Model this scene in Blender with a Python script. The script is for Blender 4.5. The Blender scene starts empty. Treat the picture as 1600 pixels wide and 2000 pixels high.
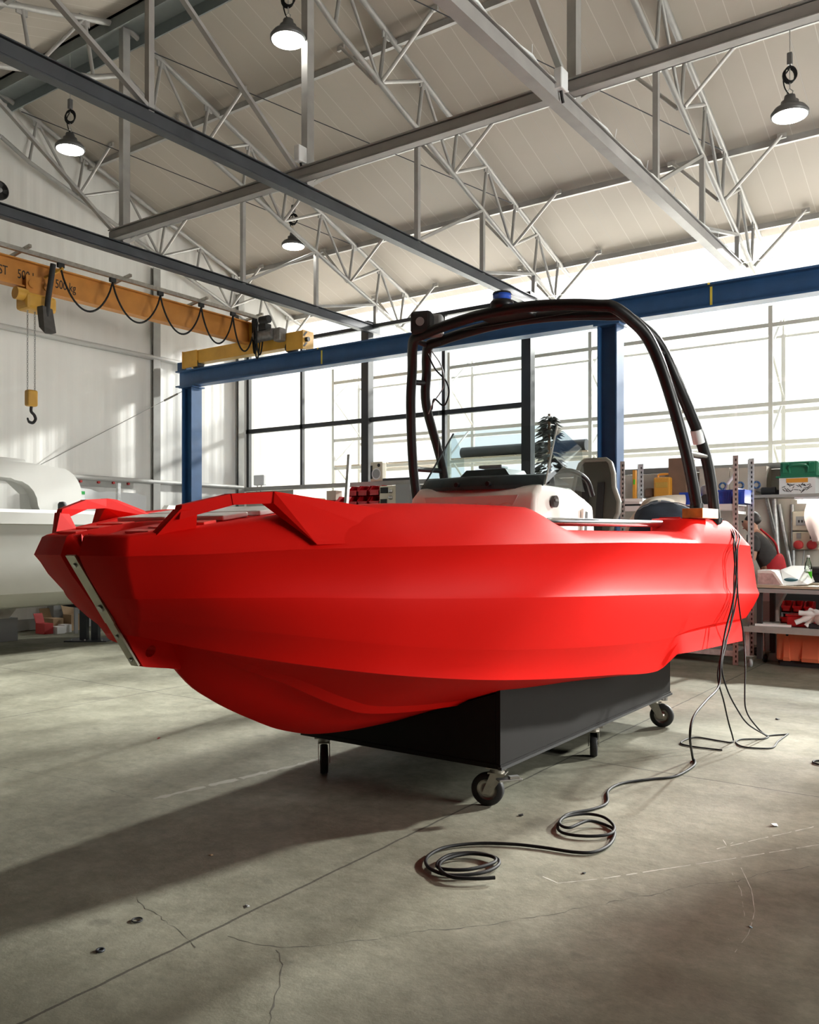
WORLD = 1.5
EXPO = 0.0
SUN = 39
SIDE_FILL = 760
BEAM = 420000
BEAML = 450000
BEAMB = 330000
LIGHTS = [(3.5, 60, 23.4, 3.0, 3.0, 72000)]
BEAMR = 250000
import bpy, bmesh, math, random
from mathutils import Vector, Matrix
random.seed(4)
PI = math.pi
SC = bpy.context.scene
COL = SC.collection
# ---------------------------------------------------------------- camera frame (used to take measurements from the photo)
F = 1700.0; HORIZON = 1050.0; EYE = 1.35
TH = math.atan(1200/1700); SN, CS = math.sin(TH), math.cos(TH)
def P(px, py, Y):
    X = (px-800)/F*Y; Z = EYE+(HORIZON-py)/F*Y
    return Vector((CS*X-SN*Y, SN*X+CS*Y, Z))
def G(px, py, z=0.0):
    return P(px, py, F*(EYE-z)/(py-HORIZON))
def PX(px, py, x):                      # point on the plane x = const seen at a pixel
    r = (px-800)/F
    u = x*(CS+SN*r)/(CS*r-SN)
    return P(px, py, -SN*x+CS*u)
def PU(px, py, u):                      # point on the plane y = const
    r = (px-800)/F
    x = u*(CS*r-SN)/(CS+SN*r)
    return P(px, py, -SN*x+CS*u)
# ---------------------------------------------------------------- materials
MATS = {}
def mat(name, col, rough=0.5, metal=0.0, var=0.0, vscale=6.0, bump=0.0, bscale=40.0, spec=0.5, emit=None, estr=0.0, coat=0.0):
    if name in MATS: return MATS[name]
    m = bpy.data.materials.new(name); m.use_nodes = True
    nt = m.node_tree; b = nt.nodes['Principled BSDF']
    b.inputs['Base Color'].default_value = (*col, 1)
    b.inputs['Roughness'].default_value = rough
    b.inputs['Metallic'].default_value = metal
    b.inputs['Specular IOR Level'].default_value = spec
    b.inputs['Coat Weight'].default_value = coat
    if emit:
        b.inputs['Emission Color'].default_value = (*emit, 1); b.inputs['Emission Strength'].default_value = estr
    tc = nt.nodes.new('ShaderNodeTexCoord')
    if var > 0:
        n = nt.nodes.new('ShaderNodeTexNoise'); n.inputs['Scale'].default_value = vscale; n.inputs['Detail'].default_value = 5
        nt.links.new(tc.outputs['Object'], n.inputs['Vector'])
        r = nt.nodes.new('ShaderNodeValToRGB')
        r.color_ramp.elements[0].position = .3; r.color_ramp.elements[1].position = .7
        r.color_ramp.elements[0].color = (*[max(0, c*(1-var)) for c in col], 1)
        r.color_ramp.elements[1].color = (*[min(1, c*(1+var*.6)) for c in col], 1)
        nt.links.new(n.outputs['Fac'], r.inputs['Fac']); nt.links.new(r.outputs['Color'], b.inputs['Base Color'])
    if bump > 0:
        n2 = nt.nodes.new('ShaderNodeTexNoise'); n2.inputs['Scale'].default_value = bscale; n2.inputs['Detail'].default_value = 3
        nt.links.new(tc.outputs['Object'], n2.inputs['Vector'])
        bp = nt.nodes.new('ShaderNodeBump'); bp.inputs['Strength'].default_value = bump; bp.inputs['Distance'].default_value = .01
        nt.links.new(n2.outputs['Fac'], bp.inputs['Height']); nt.links.new(bp.outputs['Normal'], b.inputs['Normal'])
    MATS[name] = m
    return m
def glassmat(name, tint=(1, 1, 1), kf=1.0, fres=1.35):
    m = bpy.data.materials.new(name); m.use_nodes = True; nt = m.node_tree
    for n in list(nt.nodes): nt.nodes.remove(n)
    o = nt.nodes.new('ShaderNodeOutputMaterial'); t = nt.nodes.new('ShaderNodeBsdfTransparent'); g = nt.nodes.new('ShaderNodeBsdfGlossy')
    t.inputs['Color'].default_value = (*tint, 1); g.inputs['Roughness'].default_value = .02
    f = nt.nodes.new('ShaderNodeFresnel'); f.inputs['IOR'].default_value = fres
    mx = nt.nodes.new('ShaderNodeMixShader')
    k = nt.nodes.new('ShaderNodeMath'); k.operation = 'MULTIPLY'; k.inputs[1].default_value = kf; nt.links.new(f.outputs[0], k.inputs[0])
    nt.links.new(k.outputs[0], mx.inputs[0]); nt.links.new(t.outputs[0], mx.inputs[1]); nt.links.new(g.outputs[0], mx.inputs[2])
    nt.links.new(mx.outputs[0], o.inputs[0]); MATS[name] = m
    return m

M_red = mat('red_polyethylene', (.78, .006, .003), .58, bump=.03, bscale=260, var=.03, vscale=3, spec=.13)
M_red_in = mat('red_liner', (.85, .03, .015), .45)
M_cream = mat('cream_gelcoat', (.86, .80, .74), .4, var=.03)
M_white = mat('white_gelcoat', (.80, .80, .77), .32, var=.04, vscale=2)
M_whitehull = mat('pale_grey_hull', (.60, .60, .565), .5, var=.06, vscale=2)
M_panelw = mat('white_sheet', (.78, .80, .81), .35, var=.05, vscale=2)
M_black = mat('black_paint', (.010, .010, .011), .38, spec=.3)
M_blackm = mat('black_matt', (.018, .018, .018), .7)
M_dash = mat('dash_black', (.035, .042, .045), .45, var=.3, vscale=9)
M_rubber = mat('rubber', (.015, .015, .016), .6)
M_cable = mat('cable_black', (.008, .008, .008), .6, spec=.25)
M_cradle = mat('black_laminate', (.0085, .0075, .007), .6, var=.12, vscale=30, bump=.12, bscale=400, spec=.2)
M_steel = mat('steel', (.55, .55, .54), .28, 1.0)
M_chrome = mat('polished_tube', (.80, .80, .82), .16, 1.0)
M_galv = mat('galvanised', (.55, .56, .56), .5, .55, var=.25, vscale=25)
M_zinc = mat('zinc', (.42, .40, .36), .38, .9, var=.2, vscale=20)
M_grey_truss = mat('grey_truss_paint', (.36, .355, .34), .45, .2, var=.12, vscale=6)
M_rail_dark = mat('dark_channel', (.048, .054, .062), .42, .2, var=.2, vscale=4)  # unlit tone of the other tie rails, also plain dark steel
M_rail_light = mat('pale_channel', (.33, .32, .31), .45, .2, var=.12, vscale=4)  # lit tone of the right tie rail put into colour, also cross beam
M_ridge = mat('ridge_grey_green', (.22, .25, .25), .5, var=.08)
M_blue = mat('blue_paint', (.022, .080, .20), .45, var=.12, vscale=5)
M_yel = mat('crane_orange', (.52, .215, .035), .5, var=.14, vscale=5)
M_yel2 = mat('crane_yellow', (.62, .34, .05), .45, var=.12, vscale=6)
M_motor = mat('motor_grey', (.24, .23, .22), .45, .5, var=.3, vscale=20)
M_ink = mat('stencil_ink', (.012, .012, .012), .6)
M_darkframe = mat('dark_frame', (.022, .024, .026), .5)
M_sill = mat('sill_grey', (.34, .34, .32), .5, var=.12)
M_wood = mat('timber_end', (.74, .58, .44), .7, var=.2, vscale=18)
M_woodo = mat('timber_amber', (.62, .27, .035), .6, var=.35, vscale=14)
M_card = mat('cardboard', (.38, .26, .15), .8, var=.12, vscale=7)
M_cardd = mat('cardboard_dark', (.20, .115, .07), .8, var=.12, vscale=7)
M_cardp = mat('cardboard_pale', (.52, .45, .37), .8, var=.08, vscale=7)
M_paper = mat('white_card', (.75, .75, .74), .7)
M_redbin = mat('red_bin', (.50, .006, .014), .35)
M_redbox = mat('red_carton', (.45, .03, .03), .6)
M_orange = mat('coral_crate', (.88, .25, .12), .5, var=.06)
M_bluebin = mat('blue_bin', (.02, .08, .50), .35)
M_green = mat('green_case', (.012, .17, .085), .4)
M_amber = mat('amber_plastic', (.70, .30, .03), .4)
M_benchtop = mat('bench_ply', (.45, .38, .28), .6, var=.12, vscale=10)
M_grey = mat('grey_plastic', (.30, .31, .31), .5)
M_greyc = mat('grey_molding', (.50, .51, .53), .5, var=.05)
M_beige = mat('beige_plastic', (.62, .57, .45), .5)
M_seat = mat('olive_grey_shell', (.085, .085, .07), .55, var=.10, vscale=6)
M_seatedge = mat('seat_edge', (.26, .255, .22), .5)
M_denim = mat('denim', (.032, .048, .075), .85, var=.45, vscale=7, bump=.25, bscale=260)
M_denimlt = mat('denim_seam', (.16, .18, .21), .85)
M_shirt = mat('cream_cotton', (.72, .64, .54), .85, var=.08, vscale=10)
M_skin = mat('skin', (.50, .27, .18), .55, var=.08)
M_hair = mat('dark_hair', (.012, .009, .008), .6)
M_tee = mat('charcoal_tee', (.045, .043, .042), .85, var=.25, vscale=14)
M_apron = mat('red_apron', (.42, .008, .015), .75, var=.15, vscale=10)
M_lampbody = mat('lamp_body', (.12, .12, .12), .45, .3)
M_lamp = mat('lamp_led', (1, 1, 1), .4, emit=(1, .97, .90), estr=22)
M_tube = mat('tube_light', (1, 1, 1), .4, emit=(1, .94, .82), estr=38)
M_bluelens = mat('blue_lens', (.03, .10, .55), .2)
M_mark = mat('blue_print', (.05, .13, .30), .7)
M_green_liq = mat('green_liquid', (.12, .60, .03), .25)
M_window = glassmat('window_glass', (.97, .98, .97), fres=1.25)
M_screen = glassmat('windscreen_tint', (.70, .78, .80), kf=.35, fres=1.45)
M_clear = glassmat('clear_sheet', (.955, .968, .968), kf=.5, fres=1.30)
M_bottle = glassmat('bottle_plastic', (.85, .9, .85), fres=1.4)

# ---------------------------------------------------------------- mesh builder
class MB:
    def __init__(s): s.v = []; s.f = []; s.sm = []; s.sharp = set()
    def add(s, vs, fs, smooth=False):
        o = len(s.v); s.v += [Vector(v) for v in vs]
        for f in fs: s.f.append([i+o for i in f]); s.sm.append(smooth)
        return s
    def box(s, c, d, rz=0.0, M=None, bev=0.0):
        c = Vector(c); hx, hy, hz = [k/2 for k in d]
        if bev > 0:
            b = min(bev, hx*.45, hy*.45, hz*.45)
            bm = bmesh.new(); bmesh.ops.create_cube(bm, size=1)
            for v in bm.verts: v.co = Vector((v.co.x*d[0], v.co.y*d[1], v.co.z*d[2]))
            bmesh.ops.bevel(bm, geom=bm.edges[:], offset=b, segments=2, affect='EDGES', profile=.5)
            vs = [v.co.copy() for v in bm.verts]; fs = [[v.index for v in f.verts] for f in bm.faces]; bm.free()
        else:
            vs = [Vector((x, y, z)) for x in (-hx, hx) for y in (-hy, hy) for z in (-hz, hz)]
            fs = [(0, 1, 3, 2), (4, 6, 7, 5), (0, 4, 5, 1), (2, 3, 7, 6), (0, 2, 6, 4), (1, 5, 7, 3)]
        R = M if M is not None else Matrix.Rotation(rz, 3, 'Z')
        return s.add([c+R@v for v in vs], fs, False)
    def bar(s, a, b, w, h, up=(0, 0, 1)):          # rectangular bar from a to b
        a, b = Vector(a), Vector(b); d = (b-a); L = d.length; d.normalize()
        up = Vector(up)
        if abs(d.dot(up)) > .98: up = Vector((1, 0, 0))
        sx = d.cross(up).normalized(); uz = sx.cross(d).normalized()
        M = Matrix((sx, d, uz)).transposed()
        return s.box((a+b)/2, (w, L, h), M=M)
    def cyl(s, a, b, r, r2=None, n=12, cap=True):
        a, b = Vector(a), Vector(b); r2 = r if r2 is None else r2
        d = (b-a).normalized(); up = Vector((0, 0, 1)) if abs(d.z) < .95 else Vector((1, 0, 0))
        x = d.cross(up).normalized(); y = x.cross(d)
        vs = []
        for i in range(n):
            t = 2*PI*i/n; k = x*math.cos(t)+y*math.sin(t); vs += [a+k*r, b+k*r2]
        fs = [(2*i, 2*((i+1) % n), 2*((i+1) % n)+1, 2*i+1) for i in range(n)]
        s.add(vs, fs, True)
        if cap: s.add([vs[2*i] for i in range(n)][::-1], [list(range(n))]); s.add([vs[2*i+1] for i in range(n)], [list(range(n))])
        return s
    def tube(s, path, r, n=8, closed=False):
        path = [Vector(p) for p in path]; m = len(path); vs = []; fs = []
        prev = None
        for i, p in enumerate(path):
            if closed: d = path[(i+1) % m]-path[i-1]
            else: d = path[min(i+1, m-1)]-path[max(i-1, 0)]
            d = d.normalized() if d.length > 1e-9 else Vector((0, 0, 1))
            if prev is None:
                up = Vector((0, 0, 1)) if abs(d.z) < .9 else Vector((1, 0, 0)); x = d.cross(up).normalized()
            else:
                x = prev-d*prev.dot(d); x.normalize()
            prev = x; y = d.cross(x)
            rr = r[i] if isinstance(r, (list, tuple)) else r
            for k in range(n):
                t = 2*PI*k/n; vs.append(p+(x*math.cos(t)+y*math.sin(t))*rr)
        for i in range(m if closed else m-1):
            for k in range(n):
                a, b = i*n+k, i*n+(k+1) % n; c, d2 = ((i+1) % m)*n+(k+1) % n, ((i+1) % m)*n+k
                fs.append((a, b, c, d2))
        s.add(vs, fs, True)
        if not closed:
            s.add(vs[:n][::-1], [list(range(n))]); s.add(vs[-n:], [list(range(n))])
        return s
    def prism(s, pts, vec, smooth=False):          # polygon (3D points) extruded along vec
        pts = [Vector(p) for p in pts]; vec = Vector(vec); n = len(pts)
        vs = pts+[p+vec for p in pts]
        s.add(vs, [list(range(n))[::-1], list(range(n, 2*n))], False)
        s.add(vs, [(i, (i+1) % n, n+(i+1) % n, n+i) for i in range(n)], smooth)
        return s
    def lathe(s, prof, c, n=24, axis=None, smooth=True):   # prof list of (r, z)
        c = Vector(c); R = axis if axis is not None else Matrix.Identity(3)
        vs = []; fs = []
        for (r, z) in prof:
            for k in range(n):
                t = 2*PI*k/n; vs.append(c+R@Vector((r*math.cos(t), r*math.sin(t), z)))
        for i in range(len(prof)-1):
            for k in range(n): fs.append((i*n+k, i*n+(k+1) % n, (i+1)*n+(k+1) % n, (i+1)*n+k))
        return s.add(vs, fs, smooth)
    def hull(s, pts):
        bm = bmesh.new(); [bm.verts.new(Vector(p)) for p in pts]
        r = bmesh.ops.convex_hull(bm, input=bm.verts)
        bmesh.ops.delete(bm, geom=[v for v in bm.verts if not v.link_faces], context='VERTS')
        bm.verts.index_update()
        s.add([v.co.copy() for v in bm.verts], [[v.index for v in f.verts] for f in bm.faces]); bm.free(); return s
    def build(s, name, m, parent=None, angle=None):
        off = parent.matrix_world.translation if parent is not None and parent.type == 'EMPTY' else (parent['_o'] if parent is not None and '_o' in parent else Vector((0, 0, 0)))
        off = Vector(off)
        me = bpy.data.meshes.new(name); me.from_pydata([v-off for v in s.v], [], s.f)
        me.polygons.foreach_set('use_smooth', s.sm); me.update()
        if angle is not None:
            me.polygons.foreach_set('use_smooth', [True]*len(me.polygons)); me.set_sharp_from_angle(angle=angle)
        bm = bmesh.new(); bm.from_mesh(me); bmesh.ops.recalc_face_normals(bm, faces=bm.faces); bm.to_mesh(me); bm.free()
        if m is not None: me.materials.append(m)
        o = bpy.data.objects.new(name, me); COL.objects.link(o)
        if parent is not None:
            o.parent = parent; OFF[o.name] = off
        return o
OFF = {}
def sub(mb, name, m, part, angle=None):             # sub-part of a part (the part's own mesh is already offset)
    off = OFF.get(part.name, Vector((0, 0, 0)))
    mb.v = [v-off for v in mb.v]
    o = mb.build(name, m, None, angle); o.parent = part; OFF[o.name] = off
    return o
def tag(o, label, cat, group=None, kind=None):
    o['label'] = label; o['category'] = cat
    if group: o['group'] = group
    if kind: o['kind'] = kind
    return o
def thing(name, loc, label, cat, group=None, rz=0.0):
    o = bpy.data.objects.new(name, None); COL.objects.link(o); o.location = Vector(loc); o.rotation_euler = (0, 0, 0)
    o.empty_display_size = .2; o.matrix_world = Matrix.Translation(Vector(loc))
    return tag(o, label, cat, group)
def struct(mb, name, m, angle=None, cat=None, label=None):
    o = mb.build(name, m, None, angle); o['kind'] = 'structure'
    if label: o['label'] = label
    return o
def copy_tree(o, loc, label=None, group=None, parent=None):
    kids = [c for c in COL.objects if c.parent == o]
    c = o.copy(); COL.objects.link(c)
    if parent is None:
        c.location = loc
        if label: c['label'] = label
        if group: c['group'] = group
    else: c.parent = parent
    for k in kids: copy_tree(k, None, parent=c)
    return c
def catmull(pts, n=8, closed=False):
    pts = [Vector(p) for p in pts]; out = []; m = len(pts)
    rng = range(m) if closed else range(m-1)
    for i in rng:
        p0 = pts[i-1] if (closed or i > 0) else pts[0]*2-pts[1]
        p1 = pts[i]; p2 = pts[(i+1) % m]
        p3 = pts[(i+2) % m] if (closed or i+2 < m) else p2*2-p1
        for k in range(n):
            t = k/n
            out.append(.5*((2*p1)+(p2-p0)*t+(2*p0-5*p1+4*p2-p3)*t*t+(3*p1-p0-3*p2+p3)*t**3))
    if not closed: out.append(pts[-1])
    return out
def text_mesh(txt, size, M, m, name, parent=None, part=None, ext=.002, squash=1.0):
    cu = bpy.data.curves.new('txt', 'FONT'); cu.body = txt; cu.size = size; cu.extrude = ext
    to = bpy.data.objects.new('txt', cu); COL.objects.link(to)
    dg = bpy.context.evaluated_depsgraph_get(); me0 = bpy.data.meshes.new_from_object(to.evaluated_get(dg))
    mb = MB(); mb.add([M@Vector((v.co.x*squash, v.co.y, v.co.z)) for v in me0.vertices], [list(p.vertices) for p in me0.polygons])
    bpy.data.objects.remove(to); bpy.data.curves.remove(cu); bpy.data.meshes.remove(me0)
    return sub(mb, name, m, part) if part is not None else mb.build(name, m, parent)
def skin(name, verts, edges, m, parent, sub_lv=2, root=0):
    off = parent.matrix_world.translation
    me = bpy.data.meshes.new(name); me.from_pydata([Vector(v[0])-off for v in verts], edges, [])
    o = bpy.data.objects.new(name, me); COL.objects.link(o)
    md = o.modifiers.new('s', 'SKIN'); md.use_smooth_shade = True
    for i, v in enumerate(verts):
        r = v[1] if isinstance(v[1], (tuple, list)) else (v[1], v[1])
        me.skin_vertices[0].data[i].radius = r; me.skin_vertices[0].data[i].use_root = (i == root)
    sd = o.modifiers.new('d', 'SUBSURF'); sd.levels = sub_lv; sd.render_levels = sub_lv
    dg = bpy.context.evaluated_depsgraph_get(); me2 = bpy.data.meshes.new_from_object(o.evaluated_get(dg))
    bpy.data.objects.remove(o); bpy.data.meshes.remove(me)
    me2.name = name; me2.materials.clear(); me2.materials.append(m)
    me2.polygons.foreach_set('use_smooth', [True]*len(me2.polygons))
    o = bpy.data.objects.new(name, me2); COL.objects.link(o); o.parent = parent; OFF[o.name] = off
    return o
# ================================================================ SETTING
XG = -11.8; UW = 11.48; UR = 6.6; XR = 6.0; UN = -5.0
SLOPE = .325
def zchord(u): return 7.53-SLOPE*abs(u-UR)
def zroof(u): return zchord(u)+.075
# ---- floor
def floor_mat():
    m = bpy.data.materials.new('concrete_floor'); m.use_nodes = True; nt = m.node_tree; b = nt.nodes['Principled BSDF']
    N = nt.nodes.new; L = nt.links.new
    geo = N('ShaderNodeNewGeometry')
    def noise(sc, det, rough=.6, src=None):
        n = N('ShaderNodeTexNoise'); n.inputs['Scale'].default_value = sc; n.inputs['Detail'].default_value = det; n.inputs['Roughness'].default_value = rough
        L(src or geo.outputs['Position'], n.inputs['Vector']); return n.outputs['Fac']
    def math_(op, a, b_=None, c=None):
        n = N('ShaderNodeMath'); n.operation = op
        for i, x in enumerate((a, b_, c)):
            if x is None: continue
            if isinstance(x, (int, float)): n.inputs[i].default_value = x
            else: L(x, n.inputs[i])
        return n.outputs[0]
    def ramp(src, p0, p1, c0=(0, 0, 0, 1), c1=(1, 1, 1, 1)):
        r = N('ShaderNodeValToRGB'); r.color_ramp.elements[0].position = p0; r.color_ramp.elements[1].position = p1
        r.color_ramp.elements[0].color = c0; r.color_ramp.elements[1].color = c1; L(src, r.inputs['Fac']); return r.outputs['Color']
    def mixc(fac, a, b_, mode='MIX'):
        n = N('ShaderNodeMix'); n.data_type = 'RGBA'; n.blend_type = mode
        if isinstance(fac, (int, float)): n.inputs[0].default_value = fac
        else: L(fac, n.inputs[0])
        for i, x in ((6, a), (7, b_)):
            if isinstance(x, tuple): n.inputs[i].default_value = x
            else: L(x, n.inputs[i])
        return n.outputs[2]
    base = ramp(noise(.9, 6, .62), .30, .72, (.165, .161, .124, 1), (.305, .299, .240, 1))
    fine = ramp(noise(14, 7, .75), .3, .7, (.70, .70, .69, 1), (1.14, 1.14, 1.12, 1))
    c = mixc(.85, base, fine, 'MULTIPLY')
    mid_ = ramp(noise(3.1, 6, .7), .35, .65, (.78, .77, .74, 1), (1.08, 1.08, 1.08, 1))
    c = mixc(.9, c, mid_, 'MULTIPLY')
    stain = ramp(noise(2.3, 4, .55), .62, .72)
    c = mixc(math_('MULTIPLY', stain, .40), c, (.10, .095, .078, 1))
    spots = ramp(noise(5.5, 2, .4), .71, .75)
    c = mixc(math_('MULTIPLY', spots, .35), c, (.075, .07, .06, 1))
    sep = N('ShaderNodeSeparateXYZ'); L(geo.outputs['Position'], sep.inputs[0])
    X, Y = sep.outputs[0], sep.outputs[1]
    wob = math_('MULTIPLY', math_('SUBTRACT', noise(6, 3), .5), .02)
    lines = None
    def lmask(coord, pos, w):
        d = math_('ABSOLUTE', math_('SUBTRACT', math_('ADD', coord, wob), pos))
        return math_('LESS_THAN', d, w)
    for coord, ps in ((X, (-14.2, -10.2, -6.25, -2.28, 1.7, 5.7)), (Y, (-3.0, 1.0, 4.93, 8.9, 12.9))):
        for p_ in ps:
            if coord is Y and p_ == 1.0: continue
            k = lmask(coord, p_, .006)
            lines = k if lines is None else math_('MAXIMUM', lines, k)
    dark = math_('MULTIPLY', lines, .75)
    c = mixc(dark, c, (.045, .042, .036, 1))
    L(c, b.inputs['Base Color'])
    rg = ramp(noise(3.2, 5), .3, .7, (.52, .52, .52, 1), (.78, .78, .78, 1)); L(rg, b.inputs['Roughness'])
    b.inputs['Specular IOR Level'].default_value = .13
    bp = N('ShaderNodeBump'); bp.inputs['Strength'].default_value = .22; bp.inputs['Distance'].default_value = .01
    L(math_('SUBTRACT', noise(30, 6, .7), math_('MULTIPLY', dark, .8)), bp.inputs['Height']); L(bp.outputs[0], b.inputs['Normal'])
    return m
fl_mb = MB().add([(-14, UN, 0), (XR, UN, 0), (XR, 15.2, 0), (-14, 15.2, 0), (-14, UN, -.1), (XR, UN, -.1), (XR, 15.2, -.1), (-14, 15.2, -.1)],
    [(0, 1, 2, 3), (7, 6, 5, 4), (0, 4, 5, 1), (1, 5, 6, 2), (2, 6, 7, 3), (3, 7, 4, 0)])
fr_ = random.Random(11); mat_of = [0]*6
def ribbon(pxs, w, mi, amp, gap=0.0, z=.0006, step=.025):
    # a crack or chalk stroke lying in the floor surface
    P_ = [G(*p) for p in pxs]; pts = []
    for p, q in zip(P_[:-1], P_[1:]):
        n = max(2, int((q-p).length/step)); pts += [p+(q-p)*(k/n) for k in range(n)]
    pts.append(P_[-1]); off = 0; out = []
    for i, p in enumerate(pts):
        d = (pts[min(i+1, len(pts)-1)]-pts[max(i-1, 0)]).normalized(); nn = Vector((-d.y, d.x, 0))
        off = off*.86+fr_.uniform(-amp, amp); ww = w*fr_.uniform(.25, 1.2)*(1 if mi > 1 else fr_.choice((.35, .7, 1)))
        out.append((p+nn*(off-ww/2), p+nn*(off+ww/2)))
    for i in range(len(out)-1):
        if fr_.random() < gap: continue
        fl_mb.add([Vector((v.x, v.y, z)) for v in (out[i][0], out[i+1][0], out[i+1][1], out[i][1])], [(0, 1, 2, 3)]); mat_of.append(mi)
ribbon([(445, 1828), (540, 1852), (640, 1845), (800, 1824), (1050, 1785), (1330, 1735), (1600, 1690)], .005, 1, .011)
ribbon([(545, 1855), (548, 1900), (540, 1945), (525, 2000)], .006, 1, .010)
ribbon([(270, 1750), (330, 1805), (385, 1850)], .004, 1, .010)
ribbon([(0, 1498), (160, 1525), (270, 1562), (340, 1578)], .005, 1, .005)
ribbon([(1060, 1712), (1090, 1725), (1180, 1716), (1400, 1682), (1600, 1650)], .006, 2, .0012, .12)
ribbon([(1400, 1658), (1470, 1642), (1590, 1615)], .006, 2, .0015, .3)
ribbon([(1448, 1695), (1468, 1735), (1475, 1780), (1462, 1825), (1435, 1860)], .003, 2, .001, .25)
ribbon([(1430, 1705), (1448, 1740), (1455, 1790)], .002, 2, .001, .35)
ribbon([(1412, 1640), (1420, 1652), (1432, 1645)], .004, 2, .001, .3)
ribbon([(640, 1478), (590, 1492), (470, 1520), (300, 1560)], .055, 3, .004, .04)
flo = struct(fl_mb, 'floor', floor_mat(), label='grey concrete workshop floor with joints and cracks')
for m_ in (mat('crack_dark', (.085, .081, .066), .9), mat('chalk', (.48, .465, .41), .9), mat('worn_line', (.29, .283, .235), .85)): flo.data.materials.append(m_)
for p_, k in zip(flo.data.polygons, mat_of): p_.material_index = k
# ---- roof sheets (ceiling)
def roof_mat():
    m = mat('roof_panel', (.50, .455, .395), .6, var=.05, vscale=1.2); nt = m.node_tree; b = nt.nodes['Principled BSDF']
    geo = nt.nodes.new('ShaderNodeNewGeometry'); sep = nt.nodes.new('ShaderNodeSeparateXYZ'); nt.links.new(geo.outputs['Position'], sep.inputs[0])
    def line(period, w, strength, col, prev):
        a = nt.nodes.new('ShaderNodeMath'); a.operation = 'PINGPONG'; a.inputs[1].default_value = period/2; nt.links.new(sep.outputs[0], a.inputs[0])
        l = nt.nodes.new('ShaderNodeMath'); l.operation = 'LESS_THAN'; l.inputs[1].default_value = w; nt.links.new(a.outputs[0], l.inputs[0])
        s = nt.nodes.new('ShaderNodeMath'); s.operation = 'MULTIPLY'; s.inputs[1].default_value = strength; nt.links.new(l.outputs[0], s.inputs[0])
        x = nt.nodes.new('ShaderNodeMix'); x.data_type = 'RGBA'; nt.links.new(s.outputs[0], x.inputs[0]); nt.links.new(prev, x.inputs[6]); x.inputs[7].default_value = col
        return x.outputs[2]
    prev = b.inputs['Base Color'].links[0].from_socket
    c = line(1.0, .006, .7, (.20, .18, .16, 1), prev); c = line(.25, .0045, .55, (.74, .71, .66, 1), c)
    nt.links.new(c, b.inputs['Base Color'])
    return m
RM = roof_mat()
def slab(u0, u1):
    z0, z1 = zroof(u0), zroof(u1)
    return MB().add([(XG, u0, z0), (XR, u0, z0), (XR, u1, z1), (XG, u1, z1), (XG, u0, z0+.1), (XR, u0, z0+.1), (XR, u1, z1+.1), (XG, u1, z1+.1)],
        [(0, 3, 2, 1), (4, 5, 6, 7), (0, 1, 5, 4), (1, 2, 6, 5), (2, 3, 7, 6), (3, 0, 4, 7)])
struct(slab(UR, 12.85), 'ceiling', RM, label='taupe insulated roof panels sloping down to the glazing')
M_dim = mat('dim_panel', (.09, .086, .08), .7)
struct(slab(.4, UR), 'ceiling_front', RM, label='roof panels on the near side of the ridge')
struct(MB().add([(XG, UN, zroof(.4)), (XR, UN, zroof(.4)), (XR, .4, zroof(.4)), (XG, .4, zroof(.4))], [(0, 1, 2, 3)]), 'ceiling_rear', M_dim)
# ---- gable wall with ribs
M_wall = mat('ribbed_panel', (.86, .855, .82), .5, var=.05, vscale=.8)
def ribbed(x, u0, u1, zf0, zf1, axis='u', depth=.0035, pitch=.2, sign=1):
    mb = MB(); prof = []; t = u0
    while t < u1-1e-6:
        for dt, dd in ((0, 0), (.05, depth), (.10, depth), (.15, 0)):
            if t+dt < u1: prof.append((t+dt, dd))
        t += pitch
    prof.append((u1, 0)); vs = []
    for (q, dd) in prof:
        for z in (zf0, zf1(q) if callable(zf1) else zf1):
            vs.append((x+sign*dd, q, z) if axis == 'u' else (q, x+sign*dd, z))
    mb.add(vs, [(2*i, 2*i+2, 2*i+3, 2*i+1) for i in range(len(prof)-1)])
    return mb
struct(ribbed(XG, UN, 15.0, 0, lambda q: zroof(max(q, .4)) if q < 12.85 else 5.6), 'wall_left', M_wall, label='white ribbed gable wall')
zr_ = lambda q: zroof(max(q, .4)) if q < 12.85 else 5.6
DU0, DU1, DZ0, DZ = 3.9, 7.7, 1.25, 4.5  # opening cut in the unseen right wall for the added side fill
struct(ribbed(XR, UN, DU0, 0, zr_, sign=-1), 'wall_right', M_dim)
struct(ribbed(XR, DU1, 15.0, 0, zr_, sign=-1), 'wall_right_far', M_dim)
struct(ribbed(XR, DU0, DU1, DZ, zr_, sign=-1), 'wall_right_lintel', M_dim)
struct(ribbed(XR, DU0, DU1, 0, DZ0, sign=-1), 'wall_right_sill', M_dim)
mb = MB(); mb.box((XR, DU0+.04, (DZ0+DZ)/2), (.10, .08, DZ-DZ0)); mb.box((XR, DU1-.04, (DZ0+DZ)/2), (.10, .08, DZ-DZ0)); mb.box((XR, (DU0+DU1)/2, DZ-.04), (.10, DU1-DU0-.16, .08)); mb.box((XR, (DU0+DU1)/2, DZ0+.04), (.10, DU1-DU0-.16, .08))
struct(mb, 'trim_40', M_sill, label='frame of the added side window')
struct(MB().box((XR, (DU0+DU1)/2, (DZ0+DZ)/2), (.01, DU1-DU0-.16, DZ-DZ0-.16)), 'window_90', M_window)  # unseen window, added to let fill light reach the hull side
struct(ribbed(UN, XG, XR, 0, zroof(.4), axis='x'), 'wall_front', M_dim)
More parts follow.
